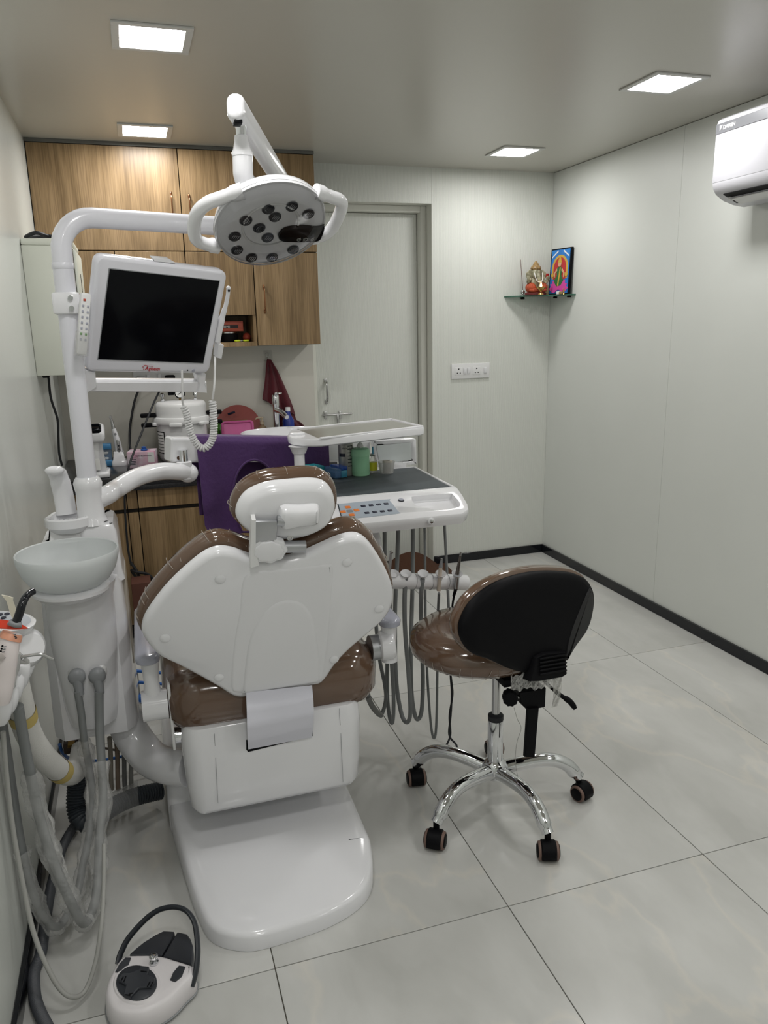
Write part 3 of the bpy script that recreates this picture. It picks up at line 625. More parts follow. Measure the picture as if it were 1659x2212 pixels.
# ---- endo motor on its cradle
p = PZ(259, 1004, KZ); t = thing('cordless_handpiece', 'white cordless handpiece standing in a charging cradle', 'handpiece', p)
ob('cradle', MB().puff(rrect(p+V((0, .0, 0)), (1, 0, 0), (0, 1, 0), .072, .07, .012), (0, 0, 1), [(0, 0), (0, .02), (.008, .03), (.014, .065), (.016, .068)]), WHITE, t)
ob('grip', MB().tube(cr([p+V((.004, 0, .05)), p+V((-.002, 0, .12)), p+V((-.012, 0, .18))], 6), [.017, .0175, .018, .0175, .017, .016, .0155, .0145, .0135, .0125, .0115, .011, .0105], 16), WHITE, t)
ob('neck', MB().tube(cr([p+V((-.012, 0, .178)), p+V((-.016, 0, .21)), p+V((-.020, .0, .232))], 4), [.010, .009, .0085, .0075, .007, .0065, .006, .006, .006], 12), STEEL, t); ob('head', MB().cyl(p+V((-.021, -.008, .238)), p+V((-.021, .010, .238)), .007, 12), STEEL, t)
ob('button_strip', MB().box(p+V((.003, -.0155, .09)), (.017, .006, .075), .003), STEEL, t)
for k in range(3): ob('button', MB().lathe([(.004, 0), (.004, .002)], p+V((.003, -.0185, .065+.016*k)), (0, -1, 0), 10), DARKP, t)
ob('power_key', MB().lathe([(.006, 0), (.006, .003)], p+V((-.006, -.0165, .155)), (0, -1, 0), 12), GREYP, t)

# ---- pink mask box with a blue tissue tip
p = PZ(307, 1010, KZ); u = V((.985, -.17, 0)).normalized(); v = V((.17, .985, 0)).normalized()
t = thing('mask_box', 'pink and white printed glove carton with a blue tip sticking out', 'box', p)
MASK = mat('mask_print', (.70, .66, .70), .5, noise=(13, (.62, .22, .36), (1, 1, 1))); ob('carton', MB().fbox(p+v*.04+V((0, 0, .039)), u, v, V((0, 0, 1)), (.128, .10, .078), .002), MASK, t)
ob('white_flap', MB().fbox(p+u*.048-v*.0105+V((0, 0, .05)), u, v, V((0, 0, 1)), (.03, .0012, .05)), PAPER, t)
for k in range(5): ob('print_line', MB().fbox(p-u*(.035+.0015*k)-v*.0106+V((0, 0, .05-.008*k)), u, v, V((0, 0, 1)), (.028, .001, .0025)), NAVY, t)
text('lettering', 'Nitrile Examination', p-u*.028-v*.0112+V((0, 0, .056)), u, (0, 0, 1), .010, NAVY, t)
ob('blue_tip', MB().lathe([(.012, 0), (.018, .006), (.010, .012), (.014, .018), (.002, .022)], p+u*.012+v*.03+V((0, 0, .077)), seg=7), BLUE, t)

# ---- trays leaning on the splash wall
t = thing('round_tray', 'red-brown round tray propped against the wall behind the pink tray', 'tray', (.5, 4.15, KZ))
c = PY(517, 945, 4.17); n = V((0, -.985, .17)); ob('dish', MB().lathe([(.118, -.006), (.122, 0), (.122, .008), (.112, .006), (.0, .004)], V((c.x, 4.18, KZ+.122)), n, 40), REDBROWN, t)
ob('bird_print', MB().box(V((c.x-.035, 4.155, KZ+.205)), (.04, .002, .012), .001, Matrix.Rotation(.17, 3, 'X') @ Matrix.Rotation(-.3, 3, 'Y')), NAVY, t)
def leaning_tray(name, label, m, cx, y, w, hgt, ribs):
    t = thing(name, label, 'tray', (cx, y, KZ)); lean = V((0, .16, 1)).normalized(); n = V((0, -1, .16)).normalized(); c = V((cx, y, KZ))+lean*(hgt/2)
    pl = ob('tray_back', MB().slab(rrect(c, (1, 0, 0), lean, w, hgt, .015), n, .005, .002), m, t)
    ob('tray_rim', MB().tube(rrect(c+n*.008, (1, 0, 0), lean, w-.006, hgt-.006, .014), .0065, 8, True), m, t)
    if ribs:
        ob('inner_step', MB().slab(rrect(c+n*.004-lean*hgt*.2, (1, 0, 0), lean, w*.8, hgt*.34, .006), n, .006, .002), m, t)
        for k in range(10): ob('rib', MB().fbox(c+n*.011-lean*hgt*.14+V((w*(-.36+.08*k), 0, 0)), V((1, 0, 0)), lean, n, (.007, hgt*.3, .008), .003), m, t)
    return t
leaning_tray('instrument_tray', 'green instrument tray sandwiched behind the pink one', GREEN, .478, 4.115, .17, .165, False)
leaning_tray('instrument_tray', 'pink ribbed instrument tray leaning upright behind the sink', PINK, .492, 4.075, .165, .168, True)

# ---- vessel sink
t = thing('basin', 'white oval vessel basin with LIBBA print partly hidden by purple drape', 'basin', (.70, 3.88, KZ))
bc = V((.70, 3.90, KZ)); ob('bowl', MB().lathe([(.14, 0), (.17, .03), (.19, .10), (.195, .125), (.19, .128), (.183, .12), (.165, .05), (.12, .018), (.02, .012)], bc, seg=48, sx=1.12, sy=.86), WHITE, t)
text('lettering', 'LIBBA', bc+V((-.028, -.171, .105)), (1, .0, 0), (0, -.1, 1), .02, NAVY, t, .0004, .0004)
# ---- tap
t = thing('tap', 'tall chrome basin tap with a lever top', 'tap', (.71, 4.12, KZ)); tc_ = V((.705, 4.115, KZ))
tt = MB(); tt.lathe([(.024, 0), (.024, .008), (.017, .014), (.017, .235), (.019, .24), (.019, .29), (.016, .295)], tc_, seg=24); ob('column', tt, CHROME, t)
ob('spout', MB().tube([tc_+V((0, -.01, .215)), tc_+V((.02, -.07, .205)), tc_+V((.035, -.12, .185))], [.016, .014, .012], 14), CHROME, t)
ob('lever', MB().box(tc_+V((.006, -.03, .303)), (.035, .085, .011), .004, Matrix.Rotation(-.1, 3, 'X')), CHROME, t)
# ---- soap bottle
p = V((.655, 4.15, KZ)); p = V((PY(567, 930, 4.14).x, 4.14, KZ)); t = thing('soap_bottle', 'small amber soap pump bottle beside the tap', 'bottle', p)
ob('bottle', MB().lathe([(.024, 0), (.025, .004), (.025, .115), (.018, .128), (.01, .132), (.01, .14)], p), film('amber_soap', (.5, .36, .2), .45, .15, 0), t)
pm = MB(); pm.lathe([(.012, .14), (.012, .152), (.004, .154), (.004, .168), (.009, .17), (.009, .178)], p, seg=14); pm.tube([p+V((0, 0, .174)), p+V((-.03, -.01, .174)), p+V((-.036, -.012, .167))], .004, 8); ob('pump', pm, mat('cream_plastic', (.5, .42, .3), .4), t)
p = V((.775, 4.15, KZ)); t = thing('blue_bottle', 'dark blue bottle half hidden behind the maroon towel', 'bottle', p); ob('bottle', MB().lathe([(.03, 0), (.032, .004), (.032, .15), (.016, .18), (.012, .2)], p), mat('deep_blue', (.01, .03, .25), .25), t); ob('cap', MB().lathe([(.014, .2), (.014, .22), (.012, .222)], p), WHITE2, t)

# ---- towel on a hook
hk = PY(578, 768, YB); t = thing('wall_hook', 'clear stick-on hook holding the maroon towel', 'hook', (hk.x, YB, hk.z-.02))
ob('hook_pad', MB().slab(rrect(V((hk.x, YB-.0003, hk.z)), (1, 0, 0), (0, 0, 1), .052, .056, .008), (0, -1, 0), .002, .0008), film('hook_clear', (.75, .75, .72), .05, .1, 0), t)
hm = MB(); hm.tube(circle((hk.x, YB-.004, hk.z+.004), (0, 1, 0), .010, 18), .0014, 6, True); hm.tube(cr([V((hk.x, YB-.004, hk.z-.006)), V((hk.x, YB-.014, hk.z-.016)), V((hk.x, YB-.018, hk.z-.006))], 5), .0016, 6); ob('wire', hm, STEEL, t)
C8 = crop(440, 640, 5.925)
def towel():
    rows = [((825, 805), (845, 810)), ((805, 870), (885, 870)), ((795, 960), (935, 950)), ((785, 1050), (985, 1060)), ((770, 1170), (1040, 1180)), ((752, 1290), (1090, 1300)), ((750, 1320), (1135, 1420)), ((760, 1325), (1165, 1520))]
    lower = [((930, 1420), (1165, 1520)), ((935, 1540), (1185, 1580)), ((940, 1650), (1240, 1610)), ((950, 1700), (1310, 1680)), ((1000, 1720), (1240, 1720))]
    def surf(R, dep, folds, amp, ph):
        n = len(R)-1
        def fn(u, v):
            k = min(int(v*n), n-1); tt_ = v*n-k
            a = V((*R[k][0], 0)).lerp(V((*R[k+1][0], 0)), tt_); b = V((*R[k][1], 0)).lerp(V((*R[k+1][1], 0)), tt_); q = a.lerp(b, u)
            p = PY(*C8(q.x, q.y), YB-dep)
            y = YB-dep-amp*(.35+v*.65)*(1+math.sin(folds*u*6.283+ph+v*1.5))-.01*v; s_ = y/p.y
            return V((p.x*s_, y, EYE+(p.z-EYE)*s_))
        return fn
    return surf(rows, .012, 2.3, .008, .6), surf(lower, .016, 2.6, .011, 2.0)
t = thing('towel', 'maroon towel hanging from a wall hook beside the tap', 'towel', (hk.x+.03, YB-.02, hk.z-.36)); f1, f2 = towel()
ob('upper_fold', MB().grid(f1, 36, 40, .006), MAROON, t); ob('lower_fold', MB().grid(f2, 36, 24, .006), MAROON, t)

# ---- wall socket under the cabinets with plugs and cords
p = PY(340, 815, YB); t = thing('wall_socket', 'white wall socket strip under the cabinets behind the monitor', 'socket', (p.x, YB, p.z-.04))
ob('plate', MB().b2((p.x-.12, YB-.01, p.z-.042), (p.x+.12, YB-.0003, p.z+.042), .003), WHITE2, t)
for dx in (-.045, .01): ob('switch', MB().box((p.x+dx, YB-.013, p.z), (.018, .008, .034), .002), WHITE, t)
q = V((p.x-.083, YB-.011, p.z-.01)); t = thing('white_plug', 'white plug in the wall socket strip', 'plug', q); ob('plug_body', MB().box(q+V((0, -.018, 0)), (.045, .034, .042), .010), WHITE2, t)
ob('plug_cord', MB().tube(cr([q+V((0, -.03, -.02)), PY(303, 835, 4.17), PY(292, 862, 4.16), PY(284, 900, 4.14), PY(280, 935, 4.12), PY(283, 975, 4.08), V((-.02, 4.06, KZ+.006))], 8), .006, 8), RUBBER, t)
q = V((p.x+.062, YB-.011, p.z-.01)); t = thing('black_plug', 'black plug with a thin cord running down past the counter', 'plug', q); ob('plug_body', MB().box(q+V((0, -.02, .004)), (.052, .038, .034), .008), BLACKP, t)
ob('plug_cord', MB().tube(cr([q+V((0, -.03, -.012)), PY(352, 835, 4.1), PY(338, 858, 4.0), PY(322, 895, 3.9), PY(300, 950, 3.75), PY(286, 985, 3.64), PY(279, 1006, 3.585), PY(274, 1030, 3.575), PY(270, 1060, 3.575), PY(270, 1100, 3.59), PY(276, 1180, 3.605), PY(284, 1222, 3.605)], 8), .005, 8), RUBBER, t)
q = PY(300, 1240, 3.6); t = ob('cord_bundle', MB().tube(cr([PY(a, b, c) for a, b, c in ((282, 1215, 3.61), (292, 1228, 3.59), (305, 1250, 3.58), (322, 1248, 3.585), (327, 1260, 3.59), (312, 1264, 3.6), (294, 1246, 3.605), (284, 1232, 3.6), (296, 1236, 3.57), (318, 1240, 3.57), (330, 1252, 3.575), (322, 1266, 3.58), (300, 1256, 3.57))], 7), .0065, 8), RUBBER, label='tied bundle of black cord hanging at the base cabinet door', cat='cord')
a_, b_ = PY(283, 1262, 3.45), PY(326, 1262, 3.45)
ob('brown_box', MB().b2((a_.x, 3.45, .0005), (b_.x, 3.56, a_.z), .004), mat('brown_carton', (.10, .035, .022), .7), label='dark brown box on the floor before the base cabinets', cat='box')

# ---- brown mat at the door
def matf(u, v):
    x = 1.10+.62*u; y = 4.02+.20*v+.05*(1-u)*0; z = .006+.13*max(0, v-.35)**1.2*math.sin(math.pi*min(1, max(0, (u-.3)/.62)))*1.35
    return V((x-(1-v)*.02, y-.03*math.sin(u*3.1), z))
ob('door_mat', MB().grid(matf, 24, 10, .008), mat('mat_brown', (.07, .03, .015), .95, bump=(300, .5)), label='dark brown door mat rucked up against the door', cat='mat')
CREASE = mat('film_crease', (.34, .29, .25), .12)
# ================================================================== DENTAL CHAIR
C6 = crop(270, 1000, 2.676)
ch = thing('dental_chair', 'white and brown dental chair seen from behind, upholstery under clear film', 'dental chair', (.25, 1.95, 0))
# floor plate with rising ramp
pl = [(372, 1800), (385, 1850), (400, 1900), (415, 1950), (430, 1990), (450, 2028), (480, 2047), (520, 2055), (560, 2053), (630, 2033), (700, 2008), (750, 1982), (783, 1956), (800, 1930), (806, 1900), (803, 1868), (800, 1850)]
base = [PZ(x, y, 0.001) for x, y in pl]; base = cr(base, 3)+[V((.505, 2.20, .001)), V((-.010, 2.20, .001))]
B = MB(); k = len(base); c = V((.25, 1.85, 0)); vs = []; fs = []
def ramp(y): return .048+.05*max(0, min(1, (y-1.62)/.45))
rings = [(0, 0, 0), (0, -.012, 1), (.006, -.004, 1), (.016, 0, 1), (.06, .002, 1)]
area = sum(((base[i]-c).cross(base[(i+1) % k]-c)).z for i in range(k))
if area < 0: base.reverse()
N = [V((0, 0, 1)).cross(base[(i+1) % k]-base[i-1]).normalized() for i in range(k)]
for ins, dz, up in rings:
    for i in range(k):
        p = base[i]+N[i]*ins; vs.append(V((p.x, p.y, ramp(p.y)+dz if up else .001)))
for r in range(len(rings)-1):
    for i in range(k): fs.append((r*k+i, r*k+(i+1) % k, (r+1)*k+(i+1) % k, (r+1)*k+i))
fs.append(tuple((len(rings)-1)*k+i for i in range(k))); fs.append(tuple(range(k))[::-1])
ob('floor_plate', B.add(vs, fs), WHITE, ch)
PED = MB(); PED.puff(rrect(V((.247, 2.33, 0)), (1, 0, 0), (0, 1, 0), .54, .50, .03), (0, 0, 1), [(0, .001), (0, .16), (.006, .172), (.02, .178)]); ob('pedestal', PED, WHITE, ch)
LIFT = MB(); LIFT.b2((.10, 2.02, .17), (.42, 2.5, .26), .02); ob('lift_block', LIFT, GREYP, ch)
# rear housing
hs = MB(); o_ = rrect(V((.27, 2.05, 0)), (1, 0, 0), (0, 1, 0), .475, .42, .045)
hs.puff(o_, (0, 0, 1), [(.05, .188), (.02, .195), (.006, .215), (.0, .28), (-.004, .385), (0, .435), (.008, .448), (.03, .454)])
hz = ob('rear_housing', hs, WHITE, ch)
for px in (463, 733):
    gl = MB()
    a = [PY(px, 1585 if px < 600 else 1530, 1.8385), PY(px+4, 1660 if px < 600 else 1600, 1.8365), PY(px+8, 1735 if px < 600 else 1690, 1.8395)]; gl.tube(a, .0007, 4); ob('seam', gl, GREYP, hz)
# seat
st_ = MB(); so = rrect(V((.285, 2.185, 0)), (1, 0, 0), (0, 1, 0), .575, .66, .09, 8)
def bulge(p): return p
st_.puff(so, (0, 0, 1), [(.05, .430), (.015, .437), (-.003, .465), (-.004, .52), (.012, .565), (.04, .585), (.09, .588), (.15, .572), (.22, .565)])
ob('seat', st_, VINYL, ch)
lg = MB(); lo_ = rrect(V((.285, 2.70, 0)), (1, 0, 0), (0, 1, 0), .44, .55, .10, 8); lg.puff(lo_, (0, 0, 1), [(.03, .44), (0, .455), (-.002, .49), (.012, .515), (.05, .53)]); ob('leg_rest', lg, VINYL, ch)
ob('leg_rest_shell', MB().puff(lo_, (0, 0, 1), [(.06, .40), (.02, .41), (.012, .44)]), WHITE, ch)
# backrest
tl = math.radians(18); bn = V((0, -math.cos(tl), -math.sin(tl))); bv = V((0, -math.sin(tl), math.cos(tl)))
bp = PY(600, 1330, 1.765)
sh_px = [(100, 965), (135, 880), (260, 718), (430, 565), (530, 515), (620, 518), (700, 545), (790, 572), (900, 572), (1020, 545), (1130, 498), (1240, 450), (1330, 430), (1395, 455), (1455, 525), (1520, 640), (1553, 740), (1548, 825), (1500, 910), (1400, 1000), (1300, 1085), (1220, 1170), (1165, 1250), (1125, 1285), (1060, 1297), (900, 1322), (760, 1347), (680, 1362), (620, 1352), (540, 1302), (420, 1235), (300, 1172), (200, 1122), (140, 1062), (105, 1005)]
so_ = cr([PN(*C6(x, y), bp, bn) for x, y in sh_px], 4, True)
cc = sum(so_, V())/len(so_)
SH = MB().puff(so_, bn, [(.012, -.03), (0, -.026), (0, -.012), (.003, -.004), (.008, 0), (.014, .0022)])
bsh = ob('back_shell', SH, WHITE, ch)
cu = [p+bv*.004 for p in so_]
for i in [q for q in range(0, len(so_), 5) if (so_[q]-cc).dot(bv) > .02]+[4, 9, 17, 44, 49, 58]:
    p = so_[i % len(so_)]; d = (p-cc); d = (d-bn*d.dot(bn)).normalized(); j = random.uniform(-.006, .006)
    if (p-cc).dot(bv) > .0: ob('film_crease', MB().tube(cr([p+bv*.004+d*.007+bn*-.034, p+bv*.004+d*.0128+bn*-.058+V((j, 0, 0)), p+bv*.004+d*.009+bn*-.080+V((2*j, 0, 0))], 4), .0009, 5), CREASE, ch)
ob('backrest', MB().puff(cu, bn, [(.016, -.105), (.006, -.098), (-.008, -.08), (-.012, -.06), (-.008, -.04), (.004, -.031)]), VINYL, ch)
# moulded relief on the shell
def onb(x, y, k=0.): return PN(*C6(x, y), bp, bn)+bn*(.0025+k)
arch = [(675, 1330), (690, 1180), (715, 1020), (770, 900), (850, 815), (940, 785), (1030, 810), (1085, 890), (1108, 1000), (1122, 1130), (1125, 1262)]
ao = cr([onb(x, y) for x, y in arch], 5)
ob('moulded_arch', MB().puff(ao, bn, [(0, .0005), (.002, .002), (.005, .0038), (.009, .0045)]), WHITE, bsh)
ctr_ = [(668, 720), (690, 650), (740, 622), (850, 612), (950, 604), (1090, 588), (1170, 580), (1205, 600), (1195, 760), (1180, 980), (1150, 1200), (1120, 1262), (950, 1292), (780, 1318), (660, 1325), (610, 1290), (625, 1050), (660, 840)]
ob('centre_panel', MB().puff(cr([onb(x, y) for x, y in ctr_], 4, True), bn, [(0, -.002), (.003, .0004), (.007, .0014), (.011, .0016)]), WHITE, bsh)
for x, y in ((550, 668), (232, 1010), (542, 1238), (1283, 572), (1468, 840), (1208, 1133)): ob('screw_cap', MB().lathe([(.0125, -.003), (.0125, .001), (.010, .003), (.004, .004)], onb(x, y), bn, 20), WHITE, bsh)
# hinge strip between the back and the housing slot
SL = mat('strip_white', (.68, .68, .75), .35)
def strip(u, v):
    a = [(700, 1330), (703, 1420), (705, 1520), (708, 1600), (712, 1648)]; b = [(1080, 1290), (1087, 1360), (1090, 1440), (1088, 1510), (1080, 1578)]; yy = [1.835, 1.802, 1.793, 1.803, 1.832]
    n = 4; k_ = min(int(v*n), n-1); t_ = v*n-k_; y = yy[k_]*(1-t_)+yy[k_+1]*t_
    P = PY(*C6(a[k_][0]*(1-t_)+a[k_+1][0]*t_, a[k_][1]*(1-t_)+a[k_+1][1]*t_), y); Q = PY(*C6(b[k_][0]*(1-t_)+b[k_+1][0]*t_, b[k_][1]*(1-t_)+b[k_+1][1]*t_), y)
    return P.lerp(Q, u)
ob('hinge_cover', MB().grid(strip, 4, 16, .004), SL, ch)
s0 = [PY(*C6(x, y), 1.8385) for x, y in ((700, 1600), (1085, 1530), (1085, 1575), (712, 1668), (700, 1655))]
ob('slot', MB().puff(s0, (0, -1, 0), [(0, -.004), (0, .003)]), BLACKP, hz, smooth=False)
# headrest
ht = math.radians(14); hn = V((-.05, -math.cos(ht), -math.sin(ht))).normalized(); hv = V((0, -math.sin(ht), math.cos(ht)))
hp = PY(615, 1110, 1.70)
hd_px = [(643, 320), (655, 245), (710, 175), (820, 128), (950, 112), (1080, 105), (1155, 122), (1203, 175), (1219, 245), (1203, 320), (1155, 382), (1055, 430), (950, 450), (860, 445), (760, 428), (680, 375)]
ho = cr([PN(*C6(x, y), hp, hn) for x, y in hd_px], 5, True)
hr = ob('headrest_shell', MB().puff(ho, hn, [(.01, -.03), (0, -.02), (.002, -.004), (.008, .005), (.015, .010), (.022, .0135)]), WHITE, ch)
ob('headrest', MB().puff([p+hv*.002 for p in ho], hn, [(.03, -.085), (.006, -.08), (-.008, -.066), (-.012, -.05), (-.009, -.032), (.003, -.022)]), VINYL, ch)
hcc = sum(ho, V())/len(ho)
for i in range(2, len(ho), 6):
    p = ho[i]; d = (p-hcc).normalized(); j = random.uniform(-.004, .004)
    if d.dot(hv) > -.3: ob('film_crease', MB().tube(cr([p+hv*.002+d*.006+hn*-.027, p+hv*.002+d*.0128+hn*-.048+V((j, 0, 0)), p+hv*.002+d*.009+hn*-.066+V((2*j, 0, 0))], 4), .0008, 5), CREASE, ch)
def onh(x, y, k=0.): return PN(*C6(x, y), hp, hn)+hn*(.014+k)
hu = (onh(1100, 300)-onh(900, 300)).normalized(); hw = hn.cross(hu)
ob('headrest_boss', MB().puff(cr([onh(x, y) for x, y in ((895, 235), (1000, 228), (1085, 222), (1112, 240), (1112, 300), (1090, 325), (1000, 338), (900, 348))], 4, True), hn, [(-.004, -.006), (0, .008), (.003, .02), (.010, .026)]), WHITE, hr)
ob('shell_screw', MB().lathe([(.007, -.004), (.007, .0015), (.004, .0015), (.003, 0)], onh(950, 420, -.003), hn, 14), STEEL, hr)
br = MB(); br.fbox((onh(725, 285)+onh(868, 425))/2+hn*.018, hu, hw, hn, (.056, .058, .016), .006); br.cyl(onh(868, 300, .014), onh(910, 305, .014), .0125, 16)
ob('headrest_bracket', br, BRUSHED, ch)
ob('bracket_flange', MB().puff([onh(x, y, .018) for x, y in ((722, 282), (745, 280), (745, 420), (765, 540), (715, 556), (712, 480))], hn, [(0, -.02), (0, .008), (.002, .010)]), WHITE2, ch)
ob('headrest_bar', MB().cyl(onh(780, 470, .0), onh(1037, 466, .0), .0145, 18), BRUSHED, ch)
kn = []; kc = onh(818, 462, .012)
for i in range(54): a = 2*math.pi*i/54; r = .0425*(1+.045*math.cos(9*a)); kn.append(kc+hu*math.cos(a)*r+hw*math.sin(a)*r*.78)
ob('lock_knob', MB().puff(kn, hn, [(.004, -.012), (0, -.006), (0, .010), (.003, .014)]), WHITE, ch); ob('knob_cap', MB().puff([kc+(p-kc)*.78+hn*.014 for p in kn[::1]], hn, [(0, 0), (.001, .003), (.004, .004)]), WHITE, ch)
# posts carrying the headrest into the backrest
ob('headrest_post', MB().box(onh(880, 520, -.075), (.06, .012, .16), .003, Matrix.Rotation(-tl, 3, 'X')), BRUSHED, ch)
# armrests
def armrest(label, ctr, ln, sgn, z):
    t = ob('armrest_pad', MB().puff(rrect(V((ctr[0], ctr[1], z)), (1, 0, 0), (0, 1, 0), .062, ln, .029, 7), (0, 0, 1), [(.012, -.028), (.002, -.022), (0, -.01), (.004, -.003), (.012, 0)]), PALEGREY, ch, label=label)
    y = ctr[1]-ln/2+.05
    ob('armrest_post', MB().lathe([(.024, z-.14), (.019, z-.09), (.022, z-.045), (.027, z-.022)], (ctr[0]+sgn*.004, y, 0), seg=20), WHITE, ch)
    return y
armrest('grey armrest pad on the left', (-.035, 2.075), .40, 1, .655)
ob('armrest_hub', MB().cyl((-.06, 1.925, .50), (.004, 1.925, .50), .040, 28), WHITE, ch)
ob('armrest_plate', MB().b2((.006, 1.895, .375), (.014, 1.955, .56), .003), WHITE2, ch); ob('armrest_bolt', MB().cyl((.014, 1.93, .40), (.04, 1.93, .40), .022, 20), CHROME, ch)
armrest('grey armrest pad on the right', (.614, 2.03), .30, 1, .66)
ob('armrest_hub', MB().lathe([(.036, 0), (.042, .004), (.042, .034), (.038, .04)], PY(820, 1395, 1.93), (1, -.15, .05), 28), WHITE, ch)
hh_ = PY(812, 1398, 1.935); ob('armrest_collar', MB().cyl(hh_+V((-.018, 0, 0)), hh_+V((.012, 0, 0)), .036, 24), BRUSHED, ch)
ob('armrest_post', MB().tube([PY(835, 1365, 1.93), PY(828, 1390, 1.93)], [.017, .021], 16), WHITE, ch)
ob('armrest_plate', MB().puff(cr([PX(x, y, .575) for x, y in ((776, 1395), (795, 1385), (808, 1410), (806, 1470), (798, 1490), (782, 1440))], 4, True), (1, 0, 0), [(0, -.004), (0, .004), (.003, .006)]), WHITE2, ch)

# ================================================================== SPITTOON UNIT
C5 = crop(0, 1000, 3.353)
su = thing('spittoon_unit', 'white spittoon tower with glass bowl between left wall and chair', 'dental unit', (-.18, 2.2, .33))
YT = 2.09
to = [V((-.302, YT+.035, 0)), V((-.275, YT, 0)), V((-.11, YT, 0)), V((-.085, YT+.03, 0)), V((-.078, YT+.07, 0)), V((-.078, YT+.26, 0)), V((-.10, YT+.28, 0)), V((-.29, YT+.28, 0)), V((-.302, YT+.26, 0))]
tw = MB(); tw.puff(to, (0, 0, 1), [(.012, .345), (.002, .35), (0, .37), (.004, .60), (.010, .77), (.02, .79), (.04, .795)]); ob('tower', tw, WHITE, su, ang=35)
ob('tower_head', MB().puff(rrect(V((-.136, YT+.178, 0)), (1, 0, 0), (0, 1, 0), .105, .195, .02), (0, 0, 1), [(-.006, .77), (0, .80), (.004, .91), (.012, .932), (.03, .938)]), WHITE, su)
ob('tower_shoulder', MB().puff(rrect(V((-.238, YT+.178, 0)), (1, 0, 0), (0, 1, 0), .115, .18, .02), (0, 0, 1), [(-.004, .77), (0, .80), (.004, .875), (.014, .892), (.03, .895)]), WHITE, su)
ob('side_panel', MB().b2((-.094, YT+.12, .50), (-.0775, YT+.25, .78), .003), mat('beige_panel', (.42, .38, .32), .25), su)
fc = MB(); fo = []
for i in range(25):
    a = math.pi*(i/24)+math.pi; fo.append(V((-.195+.088*math.cos(a), YT+.03+.10*math.sin(a), 0)))
fo += [V((-.107, YT+.04, 0)), V((-.283, YT+.04, 0))]
fc.puff(fo, (0, 0, 1), [(.022, .40), (.014, .45), (.007, .55), (.001, .63), (0, .70), (0, .76), (-.008, .80)]); ob('front_column', fc, WHITE, su)
hb = PY(140, 1275, 2.03); bz = .795
BC = V((-.205, 2.035, bz))
ob('bowl_seat', MB().lathe([(.06, -.012), (.082, -.004), (.094, .008), (.094, .016), (.08, .022)], BC, seg=48), WHITE, su)
ob('bowl', MB().lathe([(.03, .02), (.078, .022), (.097, .036), (.114, .062), (.1235, .095), (.125, .112), (.1235, .114), (.120, .112), (.1185, .096), (.109, .066), (.092, .042), (.07, .030), (.02, .026)], BC, seg=56), FROST, su)
ob('bowl_drain', MB().lathe([(.016, 0), (.014, .004), (.0, .005)], BC+V((0, 0, .027)), seg=16, caps=False), STEEL, su)
# pedestal, cup tray and filler spout
CT = V((-.208, YT+.135, -.066))
ob('cup_stand', MB().puff([CT+V(p) for p in ((-.05, -.045, 0), (.045, -.045, 0), (.05, .04, 0), (-.05, .04, 0))], (0, 0, 1), [(-.012, .958), (.0, .97), (.004, 1.0)]), WHITE2, su)
cup = [CT+V(p) for p in ((-.062, -.02, 1.0), (-.045, .045, 1.0), (.055, .045, 1.0), (.065, .0, 1.0), (.05, -.05, 1.0), (.02, -.072, 1.0), (-.02, -.07, 1.0), (-.05, -.05, 1.0))]
ob('cup_tray', MB().puff(cup, (0, 0, 1), [(.014, -.016), (.008, -.008), (0, 0), (0, .022), (.004, .026), (.012, .024), (.02, .012), (.026, .010)]), WHITE, su)
for k in range(5): ob('drip_rib', MB().box(CT+V((-.024+.011*k, -.028, 1.012)), (.005, .045, .006), .002), WHITE, su)
sp0 = CT+V((-.008, .03, 1.02)); SPT = MB().tube(cr([sp0, sp0+V((-.003, .004, .055)), sp0+V((-.008, 0, .10)), sp0+V((-.012, -.012, .124)), sp0+V((-.014, -.034, .131))], 6), [.027]*6+[.0265]*6+[.025]*6+[.023, .022, .021, .021, .021, .021, .019], 20, flat=(V((1, 0, 0)), (1, .62)))
ob('filler_spout', SPT, WHITE, su); ob('spout_nose', MB().sph(sp0+V((-.014, -.036, .131)), (.025, .014, .013)), WHITE, su)
# pole socket
PB = V((-.150, 2.22, 0))
ob('pole_socket', MB().lathe([(.045, .93), (.04, .945), (.036, .955), (.034, 1.02), (.036, 1.03), (.038, 1.045), (.034, 1.055), (.029, 1.062)], PB, seg=32), WHITE, su)
# connectors
for n_, (px, py) in enumerate(((166, 1462), (210, 1460))):
    p = PY(px, py, YT-.075)
    ob('connector_plate', MB().lathe([(.024, 0), (.024, .006), (.02, .012)], p+V((0, .03, 0)), (0, -1, 0), 28), WHITE2, su)
    kb = MB(); kb.lathe([(.014, -.02), (.021, -.008), (.022, .004), (.018, .010), (.009, .013)], p, (0, -1, 0), 26); kb.tube([p+V((0, 0, -.008)), p+V((.003, -.004, -.05))], [.014, .0105], 16)
    ob('hose_connector', kb, GREYP, su)
# pipe to the chair
ob('link_pipe', MB().tube(cr([V((-.125, 2.20, .36)), V((-.105, 2.18, .29)), V((-.06, 2.13, .235)), V((-.01, 2.07, .232)), V((.045, 2.03, .238))], 8), [.052]*33, 28), WHITE, su)

